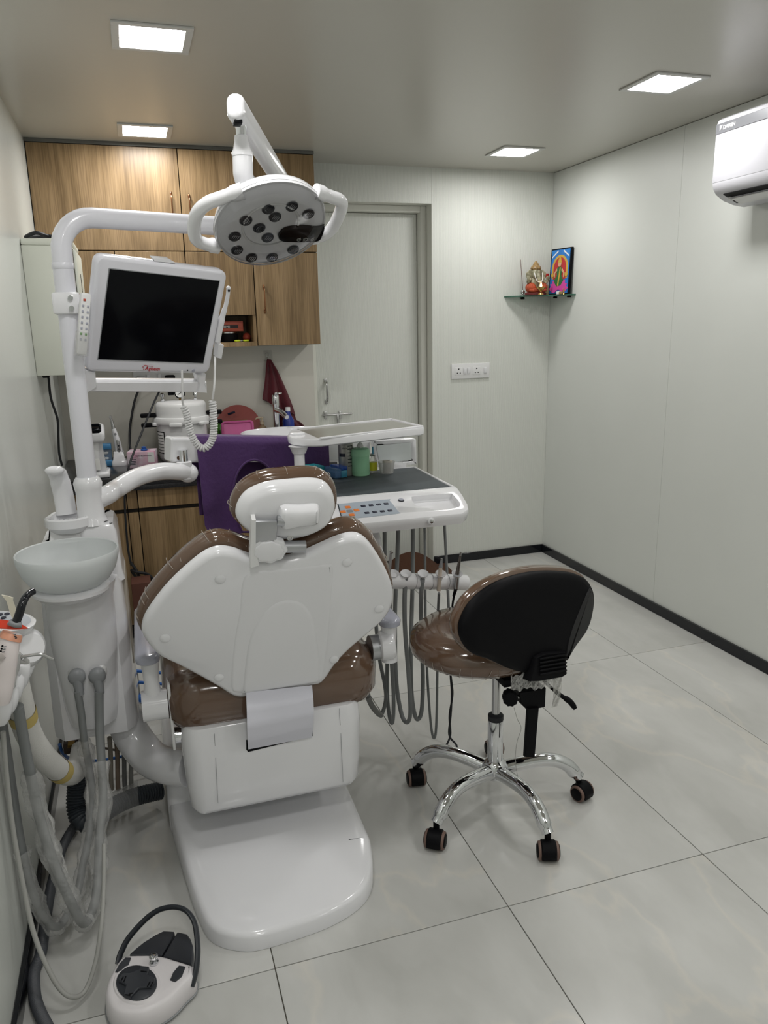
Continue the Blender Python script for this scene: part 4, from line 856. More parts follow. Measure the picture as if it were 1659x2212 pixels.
# ================================================================== LAMP POLE AND OPERATING LIGHT
op = thing('operating_light', 'white dental operating light with two loop handles on a tall bent pole', 'dental light', (PB.x, PB.y, 1.06))
e1 = PY(655, 500, 2.46); z1 = 1.735
path = [V((PB.x, PB.y, 1.055)), V((PB.x, PB.y, 1.4)), V((PB.x, PB.y, 1.60))]
C_ = V((PB.x+.085, PB.y+.03, z1-.085))
for i in range(1, 9): a = math.radians(180-90*i/8); d = V((e1.x-PB.x, e1.y-PB.y, 0)).normalized(); path.append(V((PB.x, PB.y, z1-.088))+d*(.088+.088*math.cos(a))+V((0, 0, .088*math.sin(a))))
path.append(e1)
ob('pole', MB().tube(path[:3]+path[3:], .0258, 26), POWDER, op)
ob('pole_ring', MB().lathe([(.0262, 0), (.0275, .002), (.0275, .014), (.0262, .016)], (PB.x, PB.y, 1.605), seg=28), POWDER, op)
C2 = crop(380, 180, 4.1475)
ea = PY(509, 232, 1.66); eb = e1+V((-.005, 0, .055))
ax = (eb-ea).normalized(); u_ = ax.cross(V((0, 0, 1))).normalized(); w_ = u_.cross(ax)
if w_.z < 0: w_ = -w_
ob('arm_joint', MB().lathe([(.03, 0), (.033, .01), (.033, .07), (.028, .085)], e1+V((0, 0, -.015)), seg=24), WHITE, op)
arm = rrect(ea, u_, w_, .036, .052, .0165, 6); ob('spring_arm', MB().puff(arm, ax, [(.008, -.008), (.002, -.004), (0, .002), (0, (eb-ea).length)]), WHITE, op)
ob('arm_slot', MB().box(ea+V((.003, .008, -.026)), (.016, .03, .008), .002), BLACKP, op)
# head
hc = PY(*C2(850, 1270), 1.70); vd = (hc-CAM).normalized()
lq = RT*.30-UP*.95; lq = (lq-vd*lq.dot(vd)).normalized(); ln = (-vd*.64+lq*.768).normalized()
rod = MB(); r0 = PY(*C2(580, 330), 1.685); r1 = PY(*C2(585, 470), 1.70); rod.cyl(r0+V((0, 0, .005)), r1, .0105, 16); ob('chrome_rod', rod, CHROME, op)
ob('post_cup', MB().tube([PY(*C2(x, y), 1.70) for x, y in ((585, 470), (588, 520), (592, 590), (595, 625), (597, 655))], [.0135, .0145, .018, .0215, .0215], 22), WHITE, op)
ob('elbow', MB().tube(cr([PY(*C2(597, 650), 1.70), PY(*C2(600, 740), 1.70), PY(*C2(605, 830), 1.705), PY(*C2(640, 900), 1.72), hc-ln*.045], 6), .0205, 20), WHITE, op)
RL = .1235
lu, lw, _ = basis(ln, UP)
ob('head_shell', MB().lathe([(.03, -.052), (.070, -.048), (.098, -.038), (.114, -.024), (.120, -.008), (.119, .0)], hc, ln, 56), WHITE, op)
ob('head_seam', MB().tube(circle(hc-ln*.006, ln, .1188, 56), .0012, 6, True), GREYP, op)
PLATE = mat('lamp_plate', (.68, .68, .71), .3)
fpz = ob('lamp_face', MB().lathe([(.117, -.002), (.111, .001), (.062, -.001), (.058, -.006), (.0, -.006)], hc, ln, 56, caps=False), PLATE, op)
ob('face_ring', MB().tube(circle(hc+ln*.000, ln, .06, 44), .003, 8, True), WHITE2, fpz)
def onl(x, y, k=0.): return PN(*C2(x, y), hc, ln)+ln*k
for x, y in ((825, 1122), (1038, 1098), (1185, 1165), (887, 1193), (625, 1225), (745, 1292), (820, 1378), (525, 1368), (545, 1490), (675, 1558), (862, 1555), (1050, 1485)):
    p = onl(x, y, .0012); led = ob('led_cup', MB().lathe([(.0135, .001), (.012, .003), (.010, .0015), (.0, -.001)], p, ln, 18), DARKP, op)
    sl = MB()
    for k in range(4): sl.fbox(p+lu*(-.006+.004*k)+lw*.002+ln*.0035, lu, lw, ln, (.0012, .011, .001))
    ob('reflector_fin', sl, CHROME, led)
tp = [(915, 1370), (925, 1330), (970, 1290), (1040, 1272), (1130, 1265), (1240, 1275), (1300, 1268), (1325, 1262), (1310, 1330), (1270, 1390), (1150, 1400), (1020, 1400), (950, 1395)]
ob('touch_panel', MB().puff(cr([onl(x, y, .004) for x, y in tp], 4, True), ln, [(0, -.004), (0, .003), (.002, .005)]), SCREEN, op)
ir = (onl(1210, 1365)-onl(1095, 1370)).normalized()
for x, s_ in ((1092, 0), (1152, 1), (1212, 2)):
    q = onl(x, 1370, .0096); mb = MB(); mb.tube(circle(q, ln, .0042 if s_ < 2 else .0032, 14), .0006, 5, True)
    if s_ == 0: mb.cyl(q, q+lw*.006, .0006, 5)
    if s_ == 1:
        for k in range(6): a = k*math.pi/3; mb.cyl(q+(lu*math.cos(a)+lw*math.sin(a))*.005, q+(lu*math.cos(a)+lw*math.sin(a))*.007, .0005, 5)
    if s_ == 2: mb.cyl(q+lw*.003, q+lw*.007, .0006, 5)
    ob('icon', mb, PAPER, op)
ob('clear_cover', MB().lathe([(.118, .002), (.1165, .008), (.106, .013), (.08, .0155), (.0, .0165)], hc, ln, 56, caps=False), FILMC, op)
for pts in (((610, 1005), (430, 1065), (290, 1120), (200, 1210), (175, 1330), (190, 1430), (260, 1475), (390, 1500)), ((1265, 1010), (1400, 1055), (1480, 1085), (1500, 1130), (1470, 1230), (1410, 1340), (1330, 1400), (1230, 1420))):
    ob('loop_handle', MB().tube(cr([onl(x, y, -.012) for x, y in pts], 6), [.0165]*4+[.0135]*35+[.016]*4, 16), WHITE, op)

# ================================================================== MONITOR
C1 = crop(0, 400, 2.9625)
def para(c, width):
    r = [ray(*q)/FPX for q in c]; M3 = Matrix(((-r[1].x, r[2].x, -r[3].x), (-r[1].y, r[2].y, -r[3].y), (-r[1].z, r[2].z, -r[3].z)))
    d = M3.inverted() @ (-r[0]); D = [1, *d]; P = [r[i]*D[i] for i in range(4)]; k_ = width/(P[0]-P[1]).length
    return [CAM+p*k_ for p in P]
TL, TR, BR, BL = para([(211, 552), (493, 587), (452, 808), (185, 803)], .38)
mu = (TR-TL).normalized(); mn = mu.cross(TL-BL).normalized(); mv = mn.cross(mu)
if mn.y > 0: mn = -mn; 
mv = (TL-BL).normalized(); mc = (TL+TR+BL+BR)/4; mw, mh = (TR-TL).length, (TL-BL).length
mo = thing('monitor', 'white bezelled flat monitor, screen off, hung on the bent pole', 'monitor', mc-mv*.16)
ob('casing', MB().puff(rrect(mc, mu, mv, mw, mh, .022), mn, [(.03, -.048), (.006, -.04), (0, -.03), (0, -.006), (.004, -.001), (.010, 0)]), POWDER, mo)
def onm(x, y, k=0.): return PN(*C1(x, y), mc, mn)+mn*k
sc_ = [onm(698, 533), onm(1405, 612), onm(1300, 1140), onm(625, 1115)]
ob('bezel_lip', MB().tube(sc_+[sc_[0]], .0016, 6), GREYP, mo); ob('screen', MB().puff(sc_, mn, [(0, -.002), (0, .0008)]), SCREEN, mo, smooth=False)
text('logo', 'Agkem', onm(925, 1183, .0004), mu-mv*.02, mv, .0165, RED, mo, .0003, .0002, shear=.1)
lgm = MB(); lgm.tube(cr([onm(912, 1163, .001), onm(925, 1152, .001), onm(950, 1156, .001), onm(980, 1157, .001)], 4), .0007, 5); lgm.tube(cr([onm(912, 1163, .001), onm(922, 1170, .001), onm(915, 1180, .001)], 4), .0006, 5); ob('logo_flourish', lgm, RED, mo)
ob('power_led', MB().lathe([(.0022, 0), (.0022, .001)], onm(1200, 1184), mn, 10), BLACKP, mo); ob('power_button', MB().lathe([(.005, 0), (.0045, .0015), (.002, .0018)], onm(1237, 1186), mn, 16), PALEGREY, mo)
ob('top_tab', MB().puff([onm(x, y, -.012) for x, y in ((985, 472), (1090, 480), (1135, 505), (1000, 495))], mn, [(0, -.015), (0, .004)]), WHITE, mo)
# lower frame bar
fb = MB(); fb.puff([onm(x, y, -.02) for x, y in ((550, 1270), (1335, 1270), (1335, 1340), (560, 1336))], mn, [(.002, -.022), (0, -.018), (0, .004), (.003, .008)])
ob('lower_bar', fb, WHITE, mo)
for pts in (((552, 1190), (620, 1205), (628, 1300), (570, 1335), (545, 1290)), ((1265, 1218), (1328, 1218), (1322, 1280), (1335, 1338), (1275, 1335), (1283, 1280))):
    ob('bar_bracket', MB().puff([onm(x, y, -.016) for x, y in pts], mn, [(.002, -.024), (0, -.02), (0, .006), (.003, .010)]), WHITE, mo)
# bracket to the pole
cp = V((PB.x, PB.y, 0)); cz = PY(155, 655, PB.y-.02).z
ob('pole_clamp', MB().b2((PB.x-.034, PB.y-.036, cz-.028), (PB.x+.034, PB.y+.036, cz+.028), .008), WHITE, mo)
for dz in (-.013, .013): ob('clamp_bolt', MB().lathe([(.0065, 0), (.0065, .006), (.003, .006), (.003, .003)], (PB.x+.012, PB.y-.036, cz+dz), (0, -1, 0), 12), CHROME, mo)
ob('swivel_arm', MB().tube([V((PB.x+.03, PB.y, cz)), V((-.055, 2.24, cz-.005)), (mc-mn*.045)+mv*0], [.019, .02, .024], 16), WHITE, mo)
# ---- remote control in its side pocket
rm = PY(180, 700, 2.16); t = thing('remote_control', 'white remote control in a clear pocket at the monitor side', 'remote', PY(176, 765, 2.185))
ru = (PY(186, 635, 2.185)-PY(176, 765, 2.185)).normalized(); rs = V((.95, .3, 0)); rn = rs.cross(ru).normalized(); 
if rn.y > 0: rn = -rn
rs = ru.cross(rn); ob('body', MB().fbox(rm, rs, ru, rn, (.026, .155, .018), .006), WHITE2, t)
for k in range(7):
    for j in (-1, 1): ob('key', MB().fbox(rm+ru*(.045-.014*k)+rs*(.006*j)+rn*.0095, rs, ru, rn, (.005, .006, .002), .0008), PALEGREY if k != 5 else GREEN, t)
ob('red_key', MB().fbox(rm+ru*.060-rs*.004+rn*.0095, rs, ru, rn, (.006, .006, .002), .0008), mat('key_red', (.5, .08, .05), .5), t)
ob('pocket', MB().fbox(rm-ru*.05, rs, ru, rn, (.032, .062, .024), .004), FILM, t)
# ---- intraoral camera with coiled lead
t = thing('intraoral_camera', 'white intraoral camera wand in a holder with a coiled lead', 'camera', PY(462, 940, 2.34))
C_pts = [(1475, 665), (1470, 720), (1455, 790), (1430, 870), (1412, 950), (1400, 1010)]; ob('wand', MB().tube(cr([onm(x, y, -.012) for x, y in C_pts], 5), [.0058]*6+[.0062]*5+[.008]*4+[.0105]*11, 14), WHITE, t)
ob('lens', MB().lathe([(.0035, 0), (.0035, .002)], onm(1471, 680, -.0065), mn, 12), BLACKP, t); ob('wand_tip', MB().sph(onm(1475, 668, -.012), .0066, 12, 8), WHITE, t)
ob('cradle', MB().puff([onm(x, y, -.02) for x, y in ((1392, 1012), (1426, 1020), (1412, 1105), (1384, 1100))], mn, [(.001, 0), (0, .003), (0, .026), (.002, .028)]), WHITE, t)
L0 = [onm(1388, 1105, -.01), PY(463, 830, 2.37), PY(459, 862, 2.38)]; ob('lead', MB().tube(cr(L0, 8), .0032, 8), WHITE2, t)
cpth = [PY(x, y, 2.39) for x, y in ((459, 866), (461, 895), (462, 925), (458, 950), (443, 968), (427, 962), (414, 940), (407, 915), (403, 895), (397, 878))]
ob('coiled_lead', coil(cpth, .0085, .0036, 40, MB()), WHITE2, t)
ob('lead', MB().tube(cr([PY(397, 878, 2.39), PY(394, 866, 2.38), PY(394, 852, 2.37), V((PY(393, 800, 2.36)))], 6), .0032, 8), WHITE2, t)

# ================================================================== DELIVERY UNIT
C4 = crop(580, 860, 3.456)
du = thing('delivery_unit', 'white dental delivery table with dark mat on a curved arm', 'delivery unit', (.75, 2.45, .82))
ob('curved_arm', MB().tube(cr([V((PB.x+.0, PB.y, .99)), V((PB.x+.045, PB.y+.03, 1.0)), PY(250, 1057, 2.31), PY(298, 1030, 2.4), PY(350, 1018, 2.5), PY(400, 1020, 2.585)], 8), .0275, 24), WHITE, du)
ae = PY(402, 1020, 2.59); ob('arm_knuckle', MB().sph(ae+V((.006, .005, -.004)), (.034, .034, .032)), WHITE, du)
ob('knuckle_post', MB().lathe([(.03, -.02), (.026, .01), (.025, .035), (.022, .037)], ae+V((-.004, 0, .0)), seg=24), WHITE, du); ob('chrome_pivot', MB().cyl(ae+V((-.004, 0, .035)), ae+V((-.004, 0, .075)), .014, 16), CHROME, du)
# balance arm
ba0 = PY(362, 970, 2.62); ba1 = PY(790, 972, 2.86); bax = (ba1-ba0).normalized(); bu = V((0, 0, 1)).cross(bax).normalized(); bw_ = bax.cross(bu)
ob('balance_arm', MB().puff(rrect(ba0, bu, bw_, .07, .085, .012), bax, [(.006, 0), (0, .006), (0, (ba1-ba0).length-.006), (.006, (ba1-ba0).length)]), WHITE, du)
for dx in (.022, .045): ob('arm_bolt', MB().lathe([(.006, 0), (.006, .004), (.002, .004)], ba0+bax*dx-bu*.035*(1 if bu.y > 0 else -1)+V((0, 0, -.025)), (0, -1, 0), 12), CHROME, du)
ZM = .92
def tz(x, y, z=ZM): return PZ(*C4(x, y), z)
fl_, fr_t = PZ(655, 1027, ZM), tz(1100, 510); nr_ = tz(1400, 662); nl_ = PZ(640, 1084, ZM)
tb = MB(); tbo = [fl_, fr_t, nr_, nl_]
ob('table_body', MB().puff(tbo, (0, 0, 1), [(.03, -.075), (.006, -.06), (0, -.045), (0, -.004), (.003, 0), (.010, 0)]), WHITE, du)
mt_ = [PZ(660, 1028.5, ZM+.0005), tz(1088, 517, ZM+.0005), tz(1362, 660, ZM+.0005), PZ(650, 1080, ZM+.0005)]
ob('table_mat', MB().puff(mt_, (0, 0, 1), [(0, -.002), (0, .0008), (.002, .001)]), mat('slate_mat', (.055, .068, .075), .6), du)
ob('mat_rim', MB().tube([mt_[0].lerp(mt_[1], .8), mt_[1], mt_[2]], .004, 8), WHITE, du)
# sloping control front
fz = .876
pA, pB_ = nl_, nr_; q1 = tz(1490, 790, fz); q2 = tz(1478, 855, fz-.004); q3 = PZ(700, 1137, fz-.004)
FP0 = (pA+pB_)/2; fn = (nr_-nl_).cross((tz(1000, 905, fz))-nr_).normalized()
if fn.z < 0: fn = -fn
def onf(x, y, k=0.): return PN(*C4(x, y), nr_, fn)+fn*k
fo_ = [onf(300, 762), onf(1400, 662), onf(1450, 720), onf(1490, 790), onf(1495, 830), onf(1450, 862), onf(1000, 908), onf(640, 945), onf(540, 940), onf(480, 900), onf(380, 880), onf(290, 850)]
front = ob('control_front', MB().puff(fo_, fn, [(.02, -.045), (.004, -.038), (.001, -.02), (0, -.006), (.003, -.001), (.007, 0)]), WHITE, du)
cpn = [onf(525, 800), onf(548, 790), onf(880, 758), onf(905, 768), onf(966, 845), onf(955, 865), onf(580, 905), onf(555, 900)]
KP = mat('keypad_blue_grey', (.38, .43, .49), .35); kp = ob('keypad', MB().puff(cr(cpn, 4, True), fn, [(0, -.001), (0, .001)]), KP, du)
fu = (onf(900, 850)-onf(600, 880)).normalized(); fv = fn.cross(fu)
for x, y in ((592, 817), (555, 851), (657, 839), (622, 874)): ob('orange_key', MB().puff(rrect(onf(x, y, .001), fu, fv, .0175, .0150, .003, 3), fn, [(0, -.001), (0, .001), (.001, .0016)]), ORANGE, kp)
ob('key_cross', MB().puff(rrect(onf(606, 846, .0008), fu, fv, .02, .018, .005, 3), fn, [(0, -.001), (0, .0006)]), GREYP, kp)
for x, y in ((707, 808), (765, 803), (822, 797), (878, 791), (735, 859), (793, 853), (850, 848), (907, 842)):
    bk = ob('navy_key', MB().puff(rrect(onf(x, y, .001), fu, fv, .0150, .0115, .002, 3), fn, [(0, -.001), (0, .001), (.0008, .0014)]), NAVY, kp)
    ob('key_mark', MB().tube([onf(x-9, y+3, .0026), onf(x-2, y-4, .0026), onf(x+8, y+2, .0026)], .0004, 4), PALEGREY, bk)
gg = onf(990, 765); gd = ob('air_gauge', MB().lathe([(.0095, -.002), (.0095, .003), (.0085, .004)], gg, fn, 24), DARKP, du); ob('gauge_face', MB().lathe([(.008, 0), (.008, .0005)], gg+fn*.004, fn, 20), PALEGREY, gd)
o_mat[0] = WHITE; rcs = [onf(1065, 745), onf(1095, 730), onf(1340, 712), onf(1380, 718), onf(1430, 775), onf(1435, 805), onf(1400, 822), onf(1270, 836), onf(1210, 825), onf(1110, 808), onf(1080, 785)]
cut(front, MB().puff(cr(rcs, 4, True), fn, [(.010, -.020), (.004, -.017), (.002, 0), (-.003, .006), (-.003, .012)]))
pk = tz(1212, 918, fz-.015); ob('front_knob', MB().lathe([(.011, -.01), (.011, .004), (.009, .006)], pk, (0, -1, .1), 20), WHITE, du); ob('knob_core', MB().lathe([(.006, 0), (.006, .009), (.003, .010)], pk, (0, -1, .1), 16), STEEL, du)
# film viewer
vw = [PY(*C4(x, y), 2.80) for x, y in ((775, 322), (790, 315), (1085, 300), (1103, 310), (1108, 485), (1100, 498), (830, 520), (812, 508))]
vb = ob('film_viewer', MB().puff(vw, (0, -1, 0), [(.006, -.03), (0, -.026), (0, -.003), (.003, 0), (.010, 0), (.016, -.004)]), WHITE, du)
vi = [PY(*C4(x, y), 2.797) for x, y in ((805, 355), (1065, 333), (1068, 462), (830, 485))]; ob('viewer_panel', MB().puff(vi, (0, -1, 0), [(0, -.004), (0, .001)]), mat('viewer_white', (.60, .64, .64), .15, coat=.6), du, smooth=False)
ob('viewer_stand', MB().b2((vw[5].x-.12, 2.74, ZM-.05), (vw[5].x-.06, 2.83, ZM+.01), .004), WHITE, du)
# upper tray on a post
UT = 1.10
uo = cr([tz(x, y, UT) for x, y in ((140, 275), (165, 243), (215, 229))], 4)[:-1]+[tz(215, 229, UT), tz(905, 153, UT), tz(935, 154, UT), tz(1155, 205, UT), tz(1163, 217, UT), tz(1140, 224, UT), tz(400, 303, UT), tz(330, 305, UT)]+cr([tz(x, y, UT) for x, y in ((330, 305), (230, 302), (160, 292), (140, 275))], 4)[1:-1]
ut = ob('upper_tray', MB().puff(uo, (0, 0, 1), [(.03, -.028), (.006, -.026), (.001, -.022), (0, -.004), (.002, 0), (.006, 0)]), WHITE, du)
ob('tray_inlay', MB().puff([tz(x, y, UT+.0006) for x, y in ((215, 232), (915, 165), (1120, 212), (370, 298))], (0, 0, 1), [(0, -.001), (0, .0006)]), mat('tray_steel', (.40, .39, .35), .18, .6), ut, smooth=False)
ob('tray_edge', MB().tube([tz(x, y, UT+.002) for x, y in ((230, 230), (915, 157), (1150, 211), (385, 301))], .004, 8), WHITE, ut)
ob('tray_pivot', MB().lathe([(.026, 0), (.026, .005), (.022, .008)], tz(215, 272, UT), seg=24), WHITE, ut)
pb_ = tz(228, 300, UT); pb_.y += .01; ob('tray_post', MB().tube([V((pb_.x, pb_.y, ZM-.06)), V((pb_.x, pb_.y, UT-.027))], [.0175, .0175], 18), WHITE, du); ob('post_collar', MB().lathe([(.022, -.05), (.03, -.03), (.034, -.026)], V((pb_.x, pb_.y, UT)), seg=20), WHITE, du)
# instrument holder
HB0, HB1 = PY(832, 1254, 2.17), PY(1008, 1258, 2.20); hbx = (HB1-HB0).normalized()
hb_ = ob('instrument_holder', MB().tube([HB0-hbx*.01, HB0, HB1-hbx*.006, HB1], [.026, .026, .026, .022], 24), WHITE, du)
for px in (875, 912, 950, 985, 848):
    p = PY(px, 1250, 2.17)+V((0, -.006, .012)); ob('cup', MB().lathe([(.008, -.016), (.009, -.006), (.016, .006), (.018, .010), (.014, .006), (.006, -.004)], p, (0, -.45, 1), 22), WHITE, hb_)
for px in (893, 931, 968): ob('seam_ring', MB().tube(circle(HB0+hbx*((PY(px, 1256, 2.18)-HB0).dot(hbx)), hbx, .0263, 24), .0007, 5, True), GREYP, hb_)
ob('holder_bracket', MB().tube([HB0+hbx*.005, HB0+V((0, .08, .09)), HB0+V((0, .14, .19))], .016, 12), WHITE, du)
# hoses
C8s = crop(760, 1120, 2.911)
def hose(pts, r, m=HOSE, par=None, name='hose'): return ob(name, MB().tube(cr([PY(*C8s(x, y), Y) for x, y, Y in pts], 8), r, 10), m, par or du)
hose([(110, 40, 2.36), (140, 500, 2.36), (170, 850, 2.36), (208, 1050, 2.33), (212, 1150, 2.3), (180, 1238, 2.27), (130, 1180, 2.24), (95, 1080, 2.22)], .0068)
hose([(205, 30, 2.36), (210, 400, 2.36), (222, 800, 2.34), (222, 1100, 2.32), (240, 1260, 2.28), (258, 1270, 2.26), (262, 1100, 2.22), (245, 800, 2.2), (235, 380, 2.17)], .0068)
hose([(294, 20, 2.36), (284, 300, 2.36), (272, 600, 2.34), (278, 1000, 2.3), (310, 1220, 2.26), (345, 1282, 2.23), (368, 1220, 2.2), (358, 1000, 2.18), (335, 700, 2.165), (332, 500, 2.16), (338, 395, 2.16)], .0072)
hose([(384, 15, 2.36), (383, 350, 2.36), (372, 800, 2.32), (375, 1080, 2.28), (395, 1230, 2.27), (418, 1262, 2.27), (440, 1200, 2.265), (447, 1000, 2.25), (437, 700, 2.225), (436, 500, 2.17), (443, 398, 2.16)], .0072)
hose([(457, 10, 2.36), (461, 350, 2.36), (465, 750, 2.32), (480, 1080, 2.28), (500, 1320, 2.28), (519, 1380, 2.28), (532, 1280, 2.27), (538, 900, 2.25), (540, 650, 2.225), (548, 470, 2.165)], .0045)
hose([(582, 20, 2.36), (596, 300, 2.36), (612, 620, 2.33), (625, 900, 2.30)], .0050)
for s_ in (0, 1): hose([(652, 450, 2.18), (632, 560, 2.2), (634, 760, 2.24), (620, 950, 2.27), (628+s_*6, 1100, 2.28), (622-s_*8, 1240, 2.28), (612+s_*8, 1360, 2.26), ((588, 1438, 2.24) if s_ else (655, 1420, 2.24)), ((586, 1446, 2.235) if s_ else (660, 1448, 2.235))], .0035, RUBBER, None, 'lead')
ob('hose_brush', MB().tube(cr([PY(*C8s(x, y), Y) for x, y, Y in ((185, 1238, 2.27), (155, 1215, 2.255), (125, 1175, 2.24), (100, 1120, 2.225))], 4), .0092, 10), mat('grey_fabric', (.3, .3, .29), .9, bump=(500, .6)), du)
# ---- handpieces in the holder
def handpiece(name, label, pts, parts):
    t = thing(name, label, 'handpiece', PY(*C8s(*pts[0]), 2.16)); 
    for nm, a, b, r0_, r1_, m in parts: ob(nm, MB().tube([PY(*C8s(*a), 2.16), PY(*C8s(*b), 2.16)], [r0_, r1_], 14), m, t)
    return t
BEIGE = mat('beige_grip', (.52, .45, .38), .4)
handpiece('scaler_handpiece', 'beige scaler handpiece with grey tip in the holder', [(548, 460)], [('grip', (546, 455), (558, 305), .0065, .0062, BEIGE), ('nose', (558, 308), (564, 262), .0068, .0036, GREYP), ('tip', (564, 264), (565, 252), .0034, .0036, STEEL)])
handpiece('contra_angle', 'dark metal handpiece with narrow neck, rightmost in the holder', [(660, 430)], [('motor', (655, 440), (662, 350), .0088, .0082, BRUSHED), ('neck', (662, 352), (682, 235), .0070, .0034, mat('gunmetal', (.2, .18, .17), .3, 1.)), ('head', (681, 240), (686, 208), .0034, .0030, STEEL), ('plug', (640, 490), (655, 440), .0045, .0060, BLACKP)])
handpiece('turbine', 'slim steel handpiece closest to the chair back in the holder', [(235, 330)], [('grip', (232, 360), (242, 260), .0058, .0050, BRUSHED), ('neck', (242, 262), (246, 215), .0050, .0040, BRUSHED), ('head', (240, 214), (256, 210), .0052, .0052, STEEL)])
for k, px in enumerate((338, 443)): t = thing('hose_end', ['open hose end in the cup nearest the chair back', 'open hose end in the middle cup of the holder'][k], 'hose end', PY(*C8s(px, 400), 2.16)); ob('ferrule', MB().tube([PY(*C8s(px, 402), 2.16), PY(*C8s(px+1, 378), 2.16)], [.0080, .0086], 14), GREYP, t); ob('socket', MB().lathe([(.006, 0), (.006, .001)], PY(*C8s(px+1, 378), 2.158)+V((0, 0, .0005)), (0, -.3, 1), 12), BLACKP, t)

# ---- things on the delivery table
def onT(x, y): return tz(x, y, ZM+.002)
p = onT(583, 572); t = thing('spray_can', 'steel spray can with a white nozzle on the dark table mat', 'spray can', p)
ob('can', MB().lathe([(.0265, 0), (.028, .003), (.028, .105), (.0265, .114), (.021, .125), (.0185, .128), (.0185, .132), (.012, .134)], p, seg=32), mat('can_steel', (.42, .42, .39), .35, .6), t); ob('nozzle', MB().lathe([(.007, .134), (.007, .143), (.005, .145)], p, seg=14), PAPER, t)
lbm = MB(); cylpatch(lbm, p, .0284, 200, 250, .07, .082); ob('print_band', lbm, NAVY, t)
for k in range(7): ob('print_line', cylpatch(MB(), p, .0284, 268, 300 if k % 2 else 310, .035+.012*k, .038+.012*k), DARKP, t)
text('lettering', 'ENDO FROST', p+V((-.020, -.0235, .098)), (1, -.35, 0), (0, 0, 1), .008, DARKP, t)
p = onT(690, 573); t = thing('tissue_canister', 'mint green wipes canister with white tissue poking out', 'canister', p)
MINT = mat('mint', (.36, .70, .44), .4); ob('canister', MB().lathe([(.030, 0), (.0325, .003), (.0325, .072), (.0335, .074)], p, seg=32), MINT, t); ob('lid', MB().lathe([(.0345, .072), (.0345, .088), (.031, .096), (.022, .100)], p, seg=32), MINT, t)
ob('tissue', MB().lathe([(.010, .098), (.013, .104), (.010, .112), (.003, .120)], p, seg=7), PAPER, t)
p = onT(782, 553); t = thing('vial', 'small glass vial with yellow label and needle hub', 'vial', p)
ob('glass', MB().lathe([(.0145, 0), (.0155, .002), (.0155, .042), (.008, .055), (.008, .062)], p, seg=24), film('vial_clear', (.8, .8, .78), .2, .05, 0), t); ob('label_band', MB().lathe([(.0158, .008), (.0158, .038)], p, seg=24, caps=False), mat('label_yellow', (.62, .60, .03), .5), t)
ob('crimp_cap', MB().lathe([(.009, .060), (.010, .062), (.010, .069), (.008, .070)], p, seg=18), STEEL, t); ob('needle_hub', MB().lathe([(.004, .070), (.003, .078), (.0035, .080), (.003, .095)], p, seg=10), mat('hub_blue', (.1, .35, .55), .4), t)
p = onT(882, 560); t = thing('plastic_cup', 'small clear cup holding a roll of tape', 'cup', p)
ob('cup_wall', MB().lathe([(.024, 0), (.0245, .001), (.031, .042), (.032, .043), (.0305, .043), (.023, .003)], p, seg=28), film('cup_clear', (.8, .8, .78), .28, .12, 0), t)
ob('tape_roll', MB().lathe([(.018, .004), (.018, .046), (.010, .047), (.010, .038)], p+V((.004, 0, 0)), seg=20), mat('tape_beige', (.50, .47, .42), .6), t)
p = onT(525, 590); u = V((.35, -.93, 0)).normalized(); v_ = V((.93, .35, 0)).normalized()
t = thing('blue_case', 'translucent blue bur case open on the table', 'case', p+v_*0)
TB = film('blue_clear', (.03, .10, .45), .55, .15, 0); ob('lower_tray', MB().fbox(p+V((.004, .012, .014)), v_, u, V((0, 0, 1)), (.026, .07, .026), .003), mat('case_teal', (.04, .22, .33), .3), t); ob('lid', MB().fbox(p+V((.004, .012, .034)), v_, u, V((0, 0, 1)), (.028, .07, .014), .003), TB, t)
p = onT(330, 565); t = thing('teal_box', 'teal plastic box behind the headrest', 'box', PZ(675, 1018, ZM+.002)); q = PZ(675, 1022, ZM+.002)
ob('box', MB().fbox(q+V((-.012, -.06, .02)), v_, u, V((0, 0, 1)), (.06, .07, .04), .004), mat('teal', (.02, .30, .36), .35), t)
q = PZ(705, 1025, ZM+.002); t = thing('clear_blue_box', 'pale blue clear box next to the teal one', 'box', q); ob('box', MB().fbox(q+V((.012, -.055, .0175)), v_, u, V((0, 0, 1)), (.036, .08, .034), .004), film('pale_blue_clear', (.10, .22, .42), .5, .15, 0), t)
ob('content', MB().fbox(q+V((.012, -.055, .0125)), v_, u, V((0, 0, 1)), (.030, .07, .02), .003), mat('box_content', (.12, .2, .33), .5), t)

# ---- purple drape over the balance arm
C3 = crop(280, 740, 3.77)
nb = -bu if bu.y > 0 else bu
def drape(u, v):
    # v: 0 = behind arm bottom edge, 1 = bottom of the front flap
    al = .085+.515*u+(0 if v < .4 else 0)
    base = ba0+bax*al
    prof = [(nb*-.042+V((0, 0, -.10)), 0), (nb*-.042+V((0, 0, .035)), .2), (nb*-.03+V((0, 0, .0475)), .26), (nb*.03+V((0, 0, .0475)), .34), (nb*.042+V((0, 0, .03)), .4), (nb*.043+V((0, 0, -.12)), .7), (nb*.044+V((0, 0, -.305)), 1)]
    for (a, va), (b, vb) in zip(prof[:-1], prof[1:]):
        if v <= vb: o = a.lerp(b, (v-va)/(vb-va)); break
    k = max(0, v-.4)/.6
    wv = (math.sin(u*9+1)*.012*k+math.sin(u*21+2*v)*.006*k)*max(0, 1-1.25*u)
    o = o+nb*abs(wv)
    z = .012*k*math.sin(u*5)
    if u < .08: z += .05*k*k*(1-u/.08)**2
    return base+o+V((0, 0, z))
dm = MB().grid(drape, 84, 72, .002); hx, hv_ = .40, .80
k_ = 85*73
def uvof(i): i %= k_; return (i % 85)/84, (i//85)/72
